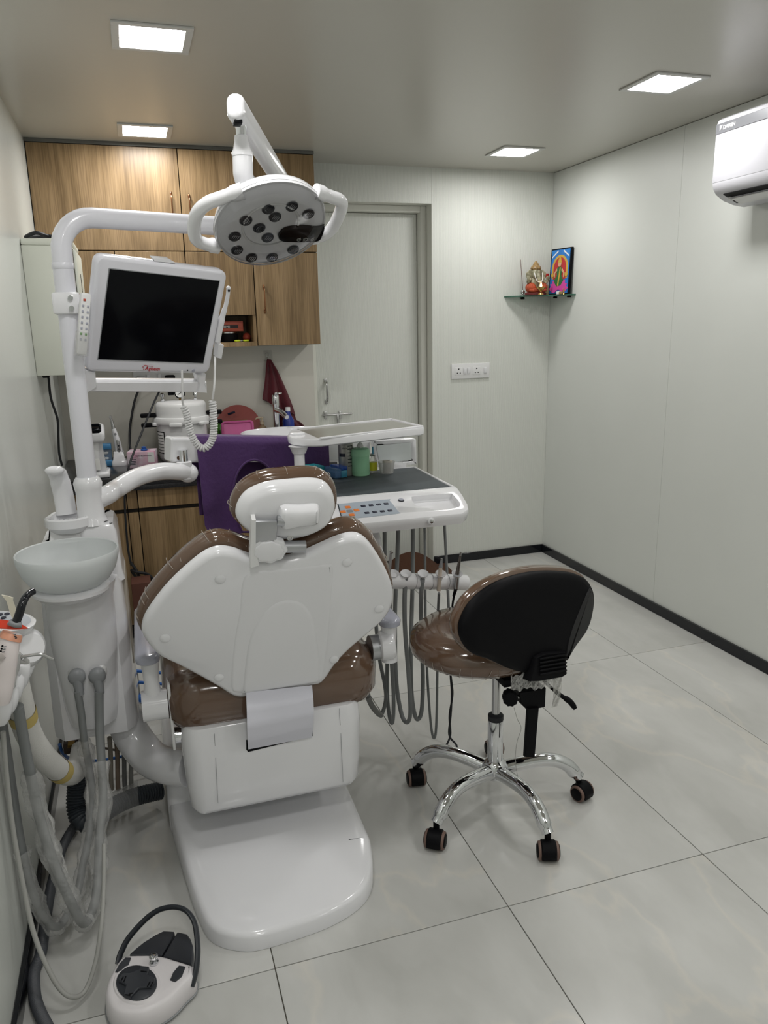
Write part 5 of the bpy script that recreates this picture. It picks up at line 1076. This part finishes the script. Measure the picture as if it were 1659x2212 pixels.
def inhole(f): uv = [uvof(i) for i in f]; uu_ = sum(q[0] for q in uv)/len(f); vv_ = sum(q[1] for q in uv)/len(f); return ((uu_-hx)/.17)**2+((vv_-hv_)/.27)**2 < 1
dm.f = [f for f in dm.f if not inhole(f)]
dp = thing('drape', 'purple cloth drape with a round neck hole hung over the delivery arm', 'drape', drape(.5, 1.))
ob('front_cloth', dm, PURPLE, dp)
ob('neck_hem', MB().tube([drape(hx+.172*math.cos(a), hv_+.272*math.sin(a))+nb*.002 for a in [2*math.pi*i/40 for i in range(40)] if hv_+.272*math.sin(a) < 1], .004, 8), PURPLE, dp)
ob('back_cloth', MB().grid(lambda u, v: drape(.05+.95*u, 0)+nb*(-.004+.006*math.sin(u*14))-V((0, 0, .14*v)), 40, 12, .002), PURPLE, dp)
# ================================================================== STOOL
SC = V((.941, 1.901, 0))
sl = thing('rolling_stool', 'brown padded stool with black oval backrest and chrome star base', 'stool', SC)
hub = MB().lathe([(.022, .09), (.032, .098), (.040, .12), (.040, .136), (.030, .15), (.0235, .156)], SC, seg=28); ob('hub', hub, CHROME, sl)
for k in range(5):
    a = math.radians(135.5+70.9*k) if k < 4 else math.radians(63.5)
    d = V((math.cos(a), math.sin(a), 0)); pr = [(.03, .122), (.08, .132), (.14, .139), (.19, .134), (.228, .114), (.252, .088), (.268, .070)]
    pts = cr([SC+d*r+V((0, 0, z)) for r, z in pr], 4); n_ = len(pts)
    ob('base_leg', MB().tube(pts, [.023-.002*math.sin(math.pi*i/(n_-1)) if i < n_-4 else .0185 for i in range(n_)], 16, flat=(d.cross(V((0, 0, 1))), (.95, 1))), CHROME, sl)
    cp_ = SC+d*.268; b = a+[2.2, .5, -.5, -1.0, .3][k]; r_ = V((math.cos(b), math.sin(b), 0)); ax_ = V((-r_.y, r_.x, 0)); wc = cp_+r_*.014+V((0, 0, .0262))
    cs = ob('caster', MB().cyl(cp_+V((0, 0, .045)), cp_+V((0, 0, .074)), .009, 12), BLACKP, sl)
    hood = []
    for i in range(15): t_ = math.radians(-25+235*i/14); hood.append(wc+r_*(.030*math.cos(t_))+V((0, 0, .030*math.sin(t_))))
    hood.append(wc+r_*-.012+V((0, 0, -.004))); ob('caster_hood', MB().puff(hood, ax_, [(.003, -.021), (0, -.018), (0, .018), (.003, .021)], c=wc), BLACKP, cs)
    for s_ in (-1, 1):
        wl = ob('wheel', MB().lathe([(.012, 0), (.024, .001), (.0262, .004), (.0262, .013), (.024, .016)], wc+ax_*(s_*.012), ax_*s_, 24), mat('wheel_brown', (.16, .10, .08), .5), cs)
        ob('wheel_disc', MB().lathe([(.0195, 0), (.0195, .0015), (.017, .003)], wc+ax_*(s_*.0282), ax_*s_, 24), BLACKP, cs)
ob('gas_cylinder', MB().lathe([(.0235, .135), (.0235, .285), (.022, .288)], SC, seg=28), CHROME, sl); ob('cylinder_cap', MB().lathe([(.0225, .286), (.0235, .29), (.0235, .303), (.017, .308)], SC, seg=24), RUBBER, sl); ob('piston', MB().lathe([(.0125, .30), (.0125, .475)], SC, seg=18), STEEL, sl)
C8 = crop(760, 1120, 2.911)
# seat (a plump round cushion)
so2 = []
SS = V((.925, 1.985, 0))
for i in range(48): a = 2*math.pi*i/48; so2.append(SS+V((.213*math.cos(a), .205*math.sin(a), 0)))
ob('seat', MB().puff(so2, (0, 0, 1), [(.06, .472), (.02, .475), (.002, .492), (-.004, .515), (.004, .54), (.03, .56), (.07, .566), (.12, .560), (.17, .556)]), VINYL, sl)
for k in range(16):
    a = math.radians(196+11*k); d = V((math.cos(a), math.sin(a), 0)); b = SS+V((.213*d.x, .205*d.y, 0)); j = d.cross(V((0, 0, 1)))*random.uniform(-.008, .008)
    ob('film_crease', MB().tube(cr([b-d*.017+V((0, 0, .475)), b-d*.0015+V((0, 0, .492))+j, b+d*.004+V((0, 0, .512))+j*2], 4), .0008, 5), CREASE, sl)
ob('seat_plate', MB().lathe([(.13, .462), (.13, .472)], SS, seg=32), BLACKP, sl)
# backrest
sn = V((.22, -.95, .05)).normalized(); spn = PY(1150, 1340, 1.775)
bo = [(690, 720), (700, 640), (760, 530), (870, 435), (1000, 375), (1150, 340), (1300, 335), (1420, 352), (1490, 395), (1525, 480), (1515, 600), (1475, 715), (1400, 810), (1330, 885), (1240, 950), (1120, 975), (1000, 950), (880, 895), (780, 860), (720, 800)]
bo_ = cr([PN(*C8(x, y), spn, sn) for x, y in bo], 4, True); bcn = sum(bo_, V())/len(bo_)
bsh = ob('backrest_shell', MB().puff(bo_, sn, [(.006, -.022), (0, -.016), (.001, -.004), (.006, .004), (.02, .009), (.05, .012)]), BLACKP, sl)
ob('backrest', MB().puff([p+V((0, 0, .004)) for p in bo_], sn, [(.05, -.075), (.02, -.07), (.0, -.055), (-.008, -.038), (-.004, -.022), (.004, -.017)]), VINYL, sl)
def ons(x, y, k=0.): return PN(*C8(x, y), spn, sn)+sn*(.012+k)
ob('shell_rib', MB().puff(cr([ons(x, y) for x, y in ((1330, 890), (1340, 770), (1380, 640), (1470, 440), (1500, 480), (1495, 600), (1460, 700), (1390, 800))], 4, True), sn, [(0, -.010), (.003, .001), (.010, .003)]), mat('black_satin', (.018, .018, .019), .4), bsh)
ob('spine', MB().puff([ons(x, y) for x, y in ((1085, 1010), (1120, 860), (1180, 830), (1310, 822), (1320, 960), (1290, 985), (1150, 1010))], sn, [(0, -.03), (0, .006), (.004, .012)]), BLACKP, sl)
for k in range(5): ob('vent_rib', MB().tube(cr([ons(1145, 868+k*24, .014), ons(1160, 860+k*24, .017), ons(1290, 838+k*24, .017), ons(1302, 842+k*24, .014)], 4), .0032, 8), BLACKP, bsh)
# mechanism
mz = PY(1140, 1510, 1.80)
ob('bracket_block', MB().puff([PY(*C8(x, y), 1.80) for x, y in ((1050, 1090), (1220, 1065), (1215, 1185), (1105, 1208), (1060, 1160))], (0, -1, 0), [(0, -.05), (0, 0), (.003, .003)]), BLACKP, sl, smooth=False)
ob('support_arm', MB().b2((SC.x-.02, 1.81, .437), (mz.x+.04, 1.95, .460), .003), BLACKP, sl)
ob('height_bar', MB().puff([PY(*C8(x, y), 1.79) for x, y in ((1105, 1195), (1176, 1190), (1150, 1500), (1085, 1498))], (0, -1, 0), [(0, -.008), (0, 0), (.002, .002)]), BLACKP, sl)
kc = PY(*C8(995, 1125), 1.80); kn = [kc+V((math.cos(a)*.0225*(1+.05*math.cos(10*a))*.86, math.cos(a)*-.010, math.sin(a)*.0245*(1+.05*math.cos(10*a)))) for a in [2*math.pi*i/60 for i in range(60)]]
ob('clamp_knob', MB().puff(kn, (-.35, -.93, 0), [(.003, -.012), (0, -.008), (0, .008), (.004, .013)]), BLACKP, sl); ob('knob_stem', MB().cyl(kc, PY(*C8(1080, 1120), 1.81), .006, 10), STEEL, sl)
ob('tilt_lever', MB().tube(cr([PY(*C8(1200, 1010), 1.86), PY(*C8(1255, 1065), 1.85), PY(*C8(1310, 1110), 1.84), PY(*C8(1370, 1150), 1.83), PY(*C8(1405, 1195), 1.82)], 5), [.005]*8+[.0065]*5+[.009]*6+[.007]*2, 10), BLACKP, sl)
# crumpled film tied round the bracket
def wrap(u, v):
    x = 1000+300*u; y = 985+95*v-20*u+8*math.sin(u*17+v*5)+7*math.sin(u*41)
    return PY(*C8(x, y), 1.775-.012*math.sin(math.pi*u)+.005*math.sin(u*53+v*9)*math.cos(v*13))
ob('film_wrap', MB().grid(wrap, 40, 12), film('wrap_film', (.6, .6, .58), .38, .2, 1, 90), sl)
def tail(u, v): x = 1255+(62-25*v)*u+50*v; y = 1000+190*v-10*u; return PY(*C8(x-50*v*v, y), 1.79+.006*math.sin(u*9+v*11))
ob('film_tail', MB().grid(tail, 10, 14), film('tail_film', (.6, .6, .56), .3, .2, 1, 90), sl)
ob('string', MB().tube(cr([PY(*C8(x, y), 1.80) for x, y in ((1020, 1190), (1040, 1260), (1065, 1320), (1040, 1400), (1028, 1500), (1035, 1580), (1048, 1640))], 6), .0009, 5), mat('string_grey', (.35, .35, .33), .8), sl)

# ================================================================== FOOT CONTROL
C9 = crop(200, 1930, 6.381)
ft = thing('foot_control', 'white and black foot control pedal with a bow handle on the floor', 'foot pedal', (-.08, 1.53, 0))
def ft_(x, y, z): return PZ(*C9(x, y), z)
top = [(445, 862), (690, 845), (830, 850), (980, 870), (1110, 910), (1350, 985), (1372, 1010), (1362, 1120), (1250, 1230), (1100, 1390), (950, 1500), (800, 1575), (640, 1625), (430, 1625), (300, 1570), (232, 1470), (205, 1340), (225, 1210), (280, 1080), (350, 960)]
to2 = cr([ft_(x, y, .055) for x, y in top], 3, True)
bd = MB(); bd.puff(to2, (0, 0, 1), [(-.004, -.050), (-.008, -.044), (-.006, -.018), (-.002, -.005), (.003, -.001), (.008, 0)]); bdo = ob('body', bd, mat('pedal_white', (.74, .71, .72), .35), ft)
ob('rubber_base', MB().puff(to2, (0, 0, 1), [(-.002, -.0545), (-.007, -.053), (-.010, -.047), (-.006, -.044)]), GREYP, ft)
cc_ = ft_(610, 1262, .055); ring = [cc_+(ft_(610+340*math.cos(2*math.pi*i/40), 1262+290*math.sin(2*math.pi*i/40), .055)-cc_) for i in range(40)]
ob('disc_surround', MB().puff(ring, (0, 0, 1), [(0, -.002), (.004, .003), (.012, .004)]), MATS['pedal_white'], bdo)
dk = [cc_+(p-cc_)*.83 for p in ring]; dso = ob('pad_disc', MB().puff(dk, (0, 0, 1), [(0, .002), (.0, .006), (.003, .008)]), DARKP, ft)
cross = [(670, 1020), (780, 1030), (770, 1100), (755, 1145), (860, 1190), (855, 1240), (800, 1315), (660, 1325), (640, 1330), (530, 1445), (430, 1425), (460, 1290), (440, 1270), (360, 1230), (360, 1190), (420, 1120), (520, 1120), (640, 1070)]
ob('cross_pad', MB().puff([ft_(x, y, .064) for x, y in cross], (0, 0, 1), [(0, -.002), (0, .004), (.002, .006)]), DARKP, dso)
for (a, b) in (((665, 1070), (745, 1080)), ((500, 1390), (560, 1370)), ((455, 1395), (520, 1405)), ((755, 1285), (790, 1215)), ((800, 1285), (830, 1220)), ((395, 1200), (420, 1150)), ((430, 1215), (460, 1140))): ob('pad_line', MB().cyl(ft_(*a, .0705), ft_(*b, .0705), .0012, 6), BLACKP, dso)
for pts in (((512, 825), (600, 745), (700, 665), (860, 565), (980, 508), (1120, 515), (1130, 545), (1040, 700), (945, 852), (830, 848), (690, 843), (515, 850)), ((1165, 527), (1300, 550), (1350, 620), (1385, 720), (1385, 850), (1365, 975), (1230, 940), (1110, 905), (970, 862), (1060, 700))):
    ob('toe_pedal', MB().puff([ft_(x, y, .045) for x, y in pts], (0, 0, 1), [(0, -.03), (0, -.003), (.003, 0)]), DARKP, ft)
for pts in (((450, 895), (530, 897), (490, 1000), (385, 1095), (312, 1090), (370, 980)), ((1190, 1005), (1280, 1020), (1230, 1150), (1140, 1225), (1070, 1200), (1110, 1100))):
    ob('side_pad', MB().puff([ft_(x, y, .055) for x, y in pts], (0, 0, 1), [(0, -.002), (0, .002), (.002, .004)]), DARKP, ft)
kp_ = ft_(850, 955, .056); kb = MB().lathe([(.010, 0), (.010, .004), (.005, .006), (.005, .012), (.009, .014), (.010, .018), (.006, .020)], kp_, seg=18); ob('chrome_knob', kb, CHROME, ft)
h0, h1 = ft_(350, 975, .035), ft_(1365, 1285, .03); hd_ = (h1-h0).normalized(); lean = V((.05, .80, .60)).normalized(); hn_ = hd_.cross(lean).normalized()
arc = [(350, 975), (372, 870), (410, 775), (480, 640), (600, 490), (760, 330), (900, 235), (1030, 195), (1150, 190), (1260, 220), (1350, 300), (1410, 420), (1440, 600), (1450, 800), (1435, 1000), (1400, 1170), (1365, 1285)]
ob('bow_handle', MB().tube(cr([PN(*C9(x, y), h0, hn_) for x, y in arc], 5), .0072, 12, flat=(hn_, (1.35, .8))), mat('handle_grey', (.022, .026, .032), .35), ft)

# ================================================================== HOSES ON THE LEFT
C7 = crop(0, 1500, 3.1065)
def hpt(pts): return [PY(*C7(x, y), Y) for x, y, Y in pts]
SLEEVE = film('sleeve_film', (.85, .85, .83), .20, .12, .6, 120)
def sleeved(name, label, core, r, sleeve, rs):
    t = thing(name, label, 'hose', PY(*C7(*core[len(core)//2][:2]), core[len(core)//2][2]))
    ob('hose', MB().tube(cr(hpt(core), 8), r, 12), HOSE, t)
    P = cr(hpt(core[sleeve[0]:sleeve[1]]), 14); sg = 14; mb = MB(); mb.tube(P, 1.0, sg, caps=False)
    ph = [random.uniform(0, 6.28) for _ in range(6)]
    for i, c in enumerate(P):
        cl = 1+.12*math.sin(i*.33+ph[0])+.07*math.sin(i*.71+ph[1])
        for j in range(sg):
            a = 2*math.pi*j/sg; q = mb.v[i*sg+j]-c
            k = rs*cl*(1+.13*math.sin(2*a+i*.3+ph[2])+.09*math.sin(3*a-i*.5+ph[3])+.05*math.sin(5*a+i*1.1)+random.uniform(-.05, .05))
            mb.v[i*sg+j] = c+q*k
    ob('plastic_sleeve', mb, SLEEVE, t, ang=180); return t
sleeved('suction_hose', 'grey suction hose in clear sleeve from the left connector', [(520, -20, 2.008), (545, 120, 2.01), (565, 300, 2.01), (600, 500, 2.01), (622, 700, 1.98), (600, 930, 1.93), (555, 1150, 1.87), (520, 1330, 1.82), (440, 1500, 1.76), (380, 1560, 1.73), (300, 1500, 1.72), (210, 1300, 1.72), (150, 1050, 1.73), (100, 750, 1.74), (50, 400, 1.73), (10, 150, 1.70)], .0095, (2, 13), .017)
sleeved('suction_hose', 'thick grey suction hose in clear sleeve from the right connector', [(665, -20, 2.008), (668, 200, 2.0), (680, 450, 1.965), (692, 700, 1.915), (668, 950, 1.86), (660, 1200, 1.805), (635, 1400, 1.76), (575, 1530, 1.73), (520, 1480, 1.70), (420, 1270, 1.70), (330, 1040, 1.71), (260, 800, 1.72), (200, 520, 1.715), (150, 250, 1.69), (120, 80, 1.66)], .0115, (2, 13), .0195)
sleeved('saliva_hose', 'sleeved grey hose hanging beside the foam covered arm', [(240, 590, 1.83), (275, 750, 1.82), (335, 960, 1.81), (390, 1140, 1.80), (430, 1260, 1.795)], .0085, (1, 5), .014)
t = ob('thin_tube', MB().tube(cr(hpt([(20, 250, 1.66), (50, 600, 1.66), (95, 950, 1.65), (160, 1300, 1.62), (215, 1560, 1.59), (290, 1770, 1.56), (390, 1960, 1.535), (480, 2030, 1.53), (570, 1990, 1.55), (640, 1800, 1.58), (680, 1550, 1.62), (696, 1300, 1.68), (698, 1000, 1.74)]), 8), .0052, 10), mat('thin_tube', (.36, .36, .34), .35), label='thin pale grey tube looping low in front of the skirting', cat='tube')
CORR = mat('corrugated_grey', (.035, .042, .05), .45)
def corrugated(name, label, pts, r, pitch, m):
    P = cr(pts, 16); out = []; acc = 0; L = [0]
    for i in range(1, len(P)): L.append(L[-1]+(P[i]-P[i-1]).length)
    n = int(L[-1]/pitch)*4; i = 0; rs_ = []
    for k in range(n+1):
        d = L[-1]*k/n
        while i < len(P)-2 and L[i+1] < d: i += 1
        out.append(P[i].lerp(P[i+1], (d-L[i])/max(L[i+1]-L[i], 1e-9))); rs_.append(r*(1, .94, .84, .94)[k % 4])
    return ob(name, MB().tube(out, rs_, 20), m, label=label, cat='hose', ang=70)
corrugated('corrugated_hose', 'thick dark corrugated drain hose curving on the floor to the chair', [PY(168, 1655, 2.16), PY(166, 1700, 2.15), PY(165, 1745, 2.13), PY(178, 1775, 2.10), PY(205, 1772, 2.11), PY(240, 1745, 2.16), PY(290, 1722, 2.2), PY(346, 1708, 2.235)], .028, .0085, CORR)
def wrapf(u, v):
    a = u*math.pi*1.5-.4; c = PY(235, 1748, 2.155).lerp(PY(300, 1719, 2.205), v); return c+V((0, -math.cos(a), math.sin(a)))*(.043+.0015*math.sin(a*7+v*19))
ob('wrapped_film', MB().grid(wrapf, 24, 14), FILM, label='clear film wrapped round the corrugated hose', cat='film')
corrugated('floor_hose', 'slim grey ribbed hose lying along the left skirting', [PZ(160, 1785, .016), PZ(135, 1830, .016), PZ(112, 1910, .016), PZ(98, 1990, .016), PZ(88, 2060, .016), PZ(74, 2100, .016), PZ(75, 2150, .016), PZ(85, 2185, .016), PZ(105, 2225, .016)], .0135, .0045, mat('ribbed_grey', (.07, .075, .085), .45))
# tubes and lines between the tower and the floor
tc3 = [mat('tube_beige', (.32, .29, .24), .5), mat('tube_tan', (.26, .20, .15), .5), mat('tube_grey', (.22, .22, .22), .5), mat('tube_clear', (.4, .4, .38), .3)]
for k, (x0, x1, dy) in enumerate(((735, 745, 0), (780, 790, 0), (825, 835, 0), (870, 880, 0))):
    ob('supply_tube', MB().tube(cr([PY(*C7(x0, 290), 2.25+dy), PY(*C7(x0+8, 420), 2.27+dy), PY(*C7(x1, 560), 2.27+dy), PY(*C7(x1+4, 640), 2.27+dy)], 6), .007, 10), tc3[k], label=['beige', 'tan', 'grey', 'clear'][k]+' supply tube running from the tower down to the floor', cat='tube', group='supply tubes')
BL2 = mat('blue_tube', (.02, .12, .42), .35)
ob('blue_line', MB().tube(cr([PY(*C7(400, 335), 2.2), PY(*C7(420, 390), 2.22), PY(*C7(480, 440), 2.28), PY(*C7(560, 450), 2.36), PY(*C7(700, 440), 2.42), PY(*C7(830, 415), 2.46), PY(*C7(1000, 385), 2.5), PY(*C7(1090, 380), 2.5)], 6), .005, 8), BL2, label='blue air line crossing under the spittoon', cat='tube')
ob('brown_line', MB().tube(cr([PY(*C7(700, 360), 2.45), PY(*C7(800, 378), 2.45), PY(*C7(900, 392), 2.45), PY(*C7(1085, 400), 2.45)], 6), .004, 8), mat('line_brown', (.08, .06, .045), .5), label='thin brown line crossing behind the link pipe', cat='tube')
tv = thing('under_tower_valve', 'dark brass valve block under the spittoon tower', 'valve', PY(*C7(480, 350), 2.2)); ob('block', MB().box(PY(*C7(490, 335), 2.22), (.05, .05, .035), .006), mat('valve_dark', (.06, .04, .03), .5), tv); ob('nut', MB().cyl(PY(*C7(455, 335), 2.19), PY(*C7(500, 335), 2.19), .011, 6), BRASS, tv)
# rack with blue lines behind the left armrest
rk = thing('tube_rack', 'blue ended tubes on a low steel rail behind the left armrest', 'rack', (-.02, 2.9, 0))
C10 = crop(230, 1100, 3.684)
for k, (y, m_) in enumerate(((1292, BL2), (1380, BL2), (1525, BL2))): ob('blue_tube', MB().cyl(PY(*C10(225, y-6), 2.85), PY(*C10(480, y+14), 2.85), .006, 10), m_, rk)
ob('rail', MB().cyl(PY(*C10(235, 1550), 2.85), PY(*C10(500, 1530), 2.85), .006, 10), STEEL, rk)
for x in (240, 470):
    p = PY(*C10(x, 1280), 2.85); ob('rack_leg', MB().cyl(p, V((p.x, p.y, .0005)), .005, 8), STEEL, rk)
ob('blue_valve', MB().sph(PY(*C10(275, 1505), 2.84), (.018, .016, .016), 12, 8), BL2, rk)

# ================================================================== ASSISTANT ARM (left foreground)
aa = thing('assistant_arm', 'white foam wrapped assistant arm with oval control pad at left edge', 'dental arm', PY(140, 1690, 1.95))
ob('foam_tube', MB().tube(cr([PY(30, 1470, 1.68), PY(45, 1530, 1.74), PY(62, 1585, 1.80), PY(90, 1630, 1.86), PY(125, 1662, 1.94), PY(152, 1672, 2.02), PY(172, 1648, 2.10), PY(180, 1615, 2.15)], 7), [.029]*36+[.032]*14, 20), FOAM, aa)
for px, py, yy, du_ in ((60, 1528, 1.735, (66, 1560, 1.775)), (128, 1690, 1.925, (152, 1676, 1.975))):
    pass
for a_, b_ in (((46, 1533, 1.743), (51, 1553, 1.765)), ((124, 1661, 1.938), (134, 1668, 1.965))): ob('tape_band', MB().tube([PY(*a_), PY(*b_)], .0305, 20, caps=False), YELLOWTAPE, aa)
C11 = crop(0, 1250, 7.372)
YA = 1.64
hd2 = cr([PZ(*C11(x, y), .85) for x, y in ((-260, 520), (-150, 505), (100, 520), (330, 545), (460, 570), (540, 620), (575, 660), (540, 740), (400, 800), (200, 830), (0, 830), (-180, 800), (-280, 700))], 4, True)
cpd = ob('control_pad', MB().puff(hd2, (0, 0, 1), [(.05, -.035), (.02, -.022), (.004, -.008), (0, 0), (.004, .002), (.010, .001)]), WHITE, aa)
ip = [sum(hd2, V())/len(hd2)+(p-sum(hd2, V())/len(hd2))*.80 for p in hd2]; ob('pad_face', MB().puff(ip, (0, 0, 1), [(0, 0), (0, .0022)]), mat('pad_face', (.52, .55, .60), .3), cpd)
for x, y in ((0, 570), (55, 622), (190, 670), (110, 560)): ob('pad_key', MB().puff(circle(PZ(*C11(x, y), .8535), (0, 0, 1), .0062, 16, 1.1, .9), (0, 0, 1), [(0, -.001), (0, .001)]), NAVY, cpd)
ob('knuckle', MB().lathe([(.03, -.03), (.04, -.02), (.042, .02), (.03, .035)], PY(*C11(360, 1100), 1.70), (.6, -.75, .2), 28), WHITE, aa)
ob('knuckle_neck', MB().tube(cr([PY(*C11(400, 1150), 1.70), PY(*C11(420, 1350), 1.70), PY(*C11(360, 1500), 1.70), PY(*C11(280, 1650), 1.69)], 5), [.022, .021, .02, .02, .019, .019, .018, .018, .018, .018, .018, .018, .018, .018, .018, .018], 16), WHITE, aa)
for k, (x, y) in enumerate(((300, 1520), (200, 1720), (120, 1900), (10, 2080))):
    p = PY(*C11(x, y), 1.66-.02*k); ob('instrument_cup', MB().lathe([(.012, -.034), (.018, -.022), (.0225, 0), (.022, .022), (.016, .030), (.012, .026)], p, (.15, -.2, 1), 22), WHITE, aa)
# ---- curing light
t = thing('curing_light', 'curing light with orange shield and black light guide', 'curing light', PY(*C11(20, 1900), 1.56))
body = cr([PY(*C11(x, y), Y) for x, y, Y in ((200, 860, 1.575), (150, 1000, 1.57), (100, 1250, 1.56), (60, 1550, 1.555), (30, 1800, 1.55), (10, 1960, 1.55))], 6)
ob('body', MB().tube(body, [.0175+.004*math.sin(math.pi*i/(len(body)-1)) for i in range(len(body))], 20), mat('light_pink_white', (.70, .64, .63), .3), t)
ob('orange_neck', MB().tube([body[0], body[2], body[5]], [.0185, .0205, .0215], 20), mat('peach', (.72, .34, .22), .35), t)
ob('shield', MB().puff(cr([PN(*C11(x, y), PY(*C11(150, 740), 1.57), V((.1, -.42, .9)).normalized()) for x, y in ((-260, 700), (-100, 660), (100, 672), (300, 720), (430, 785), (420, 800), (250, 808), (50, 800), (-150, 780))], 4, True), (.1, -.42, .9), [(0, 0), (0, .002)]), film('orange_shield', (.75, .07, .03), .6, .12, 0), t)
ob('collar', MB().tube(cr([PY(*C11(x, y), 1.56) for x, y in ((135, 690), (180, 715), (260, 738), (345, 735))], 4), .0055, 10), GREYP, t)
ob('light_guide', MB().tube(cr([PY(*C11(x, y), Y) for x, y, Y in ((250, 710, 1.565), (300, 580, 1.57), (350, 420, 1.575), (400, 310, 1.585), (460, 240, 1.60), (530, 200, 1.61))], 6), [.0082]*12+[.0078]*6+[.0072]*13, 16), BLACKG, t)
fdir = V((0, -1, 0))
for k in range(3): q = PY(*C11(40-13*k, 1070+42*k), 1.535); ob('status_dot', MB().lathe([(.0019, 0), (.0019, .002)], q, fdir, 10), BLACKP, t); ob('status_mark', MB().box(PY(*C11(78-13*k, 1083+42*k), 1.537), (.005, .001, .0022)), GREYP, t)
ob('round_key', MB().lathe([(.009, 0), (.009, .002), (.007, .003)], PY(*C11(-5, 1240), 1.532), fdir, 20), mat('key_pinkgrey', (.5, .45, .43), .5), t); ob('key_ring', MB().tube(circle(PY(*C11(65, 1258), 1.535), fdir, .0022, 12), .0005, 5, True), GREYP, t)
for k in range(3): ob('tiny_print', MB().box(PY(*C11(235+10*k, 895+25*k), 1.552), (.004, .001, .002)), DARKP, t)
# ---- cream card / wooden spatula
t = ob('cream_scoop', MB().puff([PY(*C11(x, y), 1.66) for x, y in ((25, 258), (120, 275), (213, 305), (205, 340), (270, 530), (280, 640), (200, 640), (165, 560), (100, 350))], (0, -1, 0), [(0, -.002), (0, .001)]), mat('ivory', (.70, .67, .55), .4), label='ivory plastic scoop standing behind the curing light', cat='scoop')
# ---- three way syringe
t = thing('air_syringe', 'grey three way syringe with a bent steel nozzle', 'syringe', PY(*C11(230, 1500), 1.62))
ob('body', MB().tube(cr([PY(*C11(x, y), Y) for x, y, Y in ((240, 1180, 1.60), (225, 1300, 1.60), (190, 1500, 1.597), (140, 1740, 1.578))], 5), [.011]*4+[.0125]*6+[.011]*6, 16), mat('syringe_grey', (.45, .45, .44), .3), t)
ob('hub', MB().lathe([(.0095, -.004), (.0095, .004), (.006, .007)], PY(*C11(280, 1250), 1.605), (.6, -.8, 0), 20), CHROME, t)
ob('nozzle', MB().tube(cr([PY(*C11(x, y), 1.60) for x, y in ((300, 1248), (450, 1225), (600, 1205), (680, 1210), (760, 1245), (850, 1285))], 6), .0033, 10), STEEL, t)
ob('trigger', MB().tube(cr([PY(*C11(x, y), 1.605) for x, y in ((230, 1345), (330, 1325), (440, 1325), (380, 1275))], 5), .0048, 10), MATS['syringe_grey'], t)
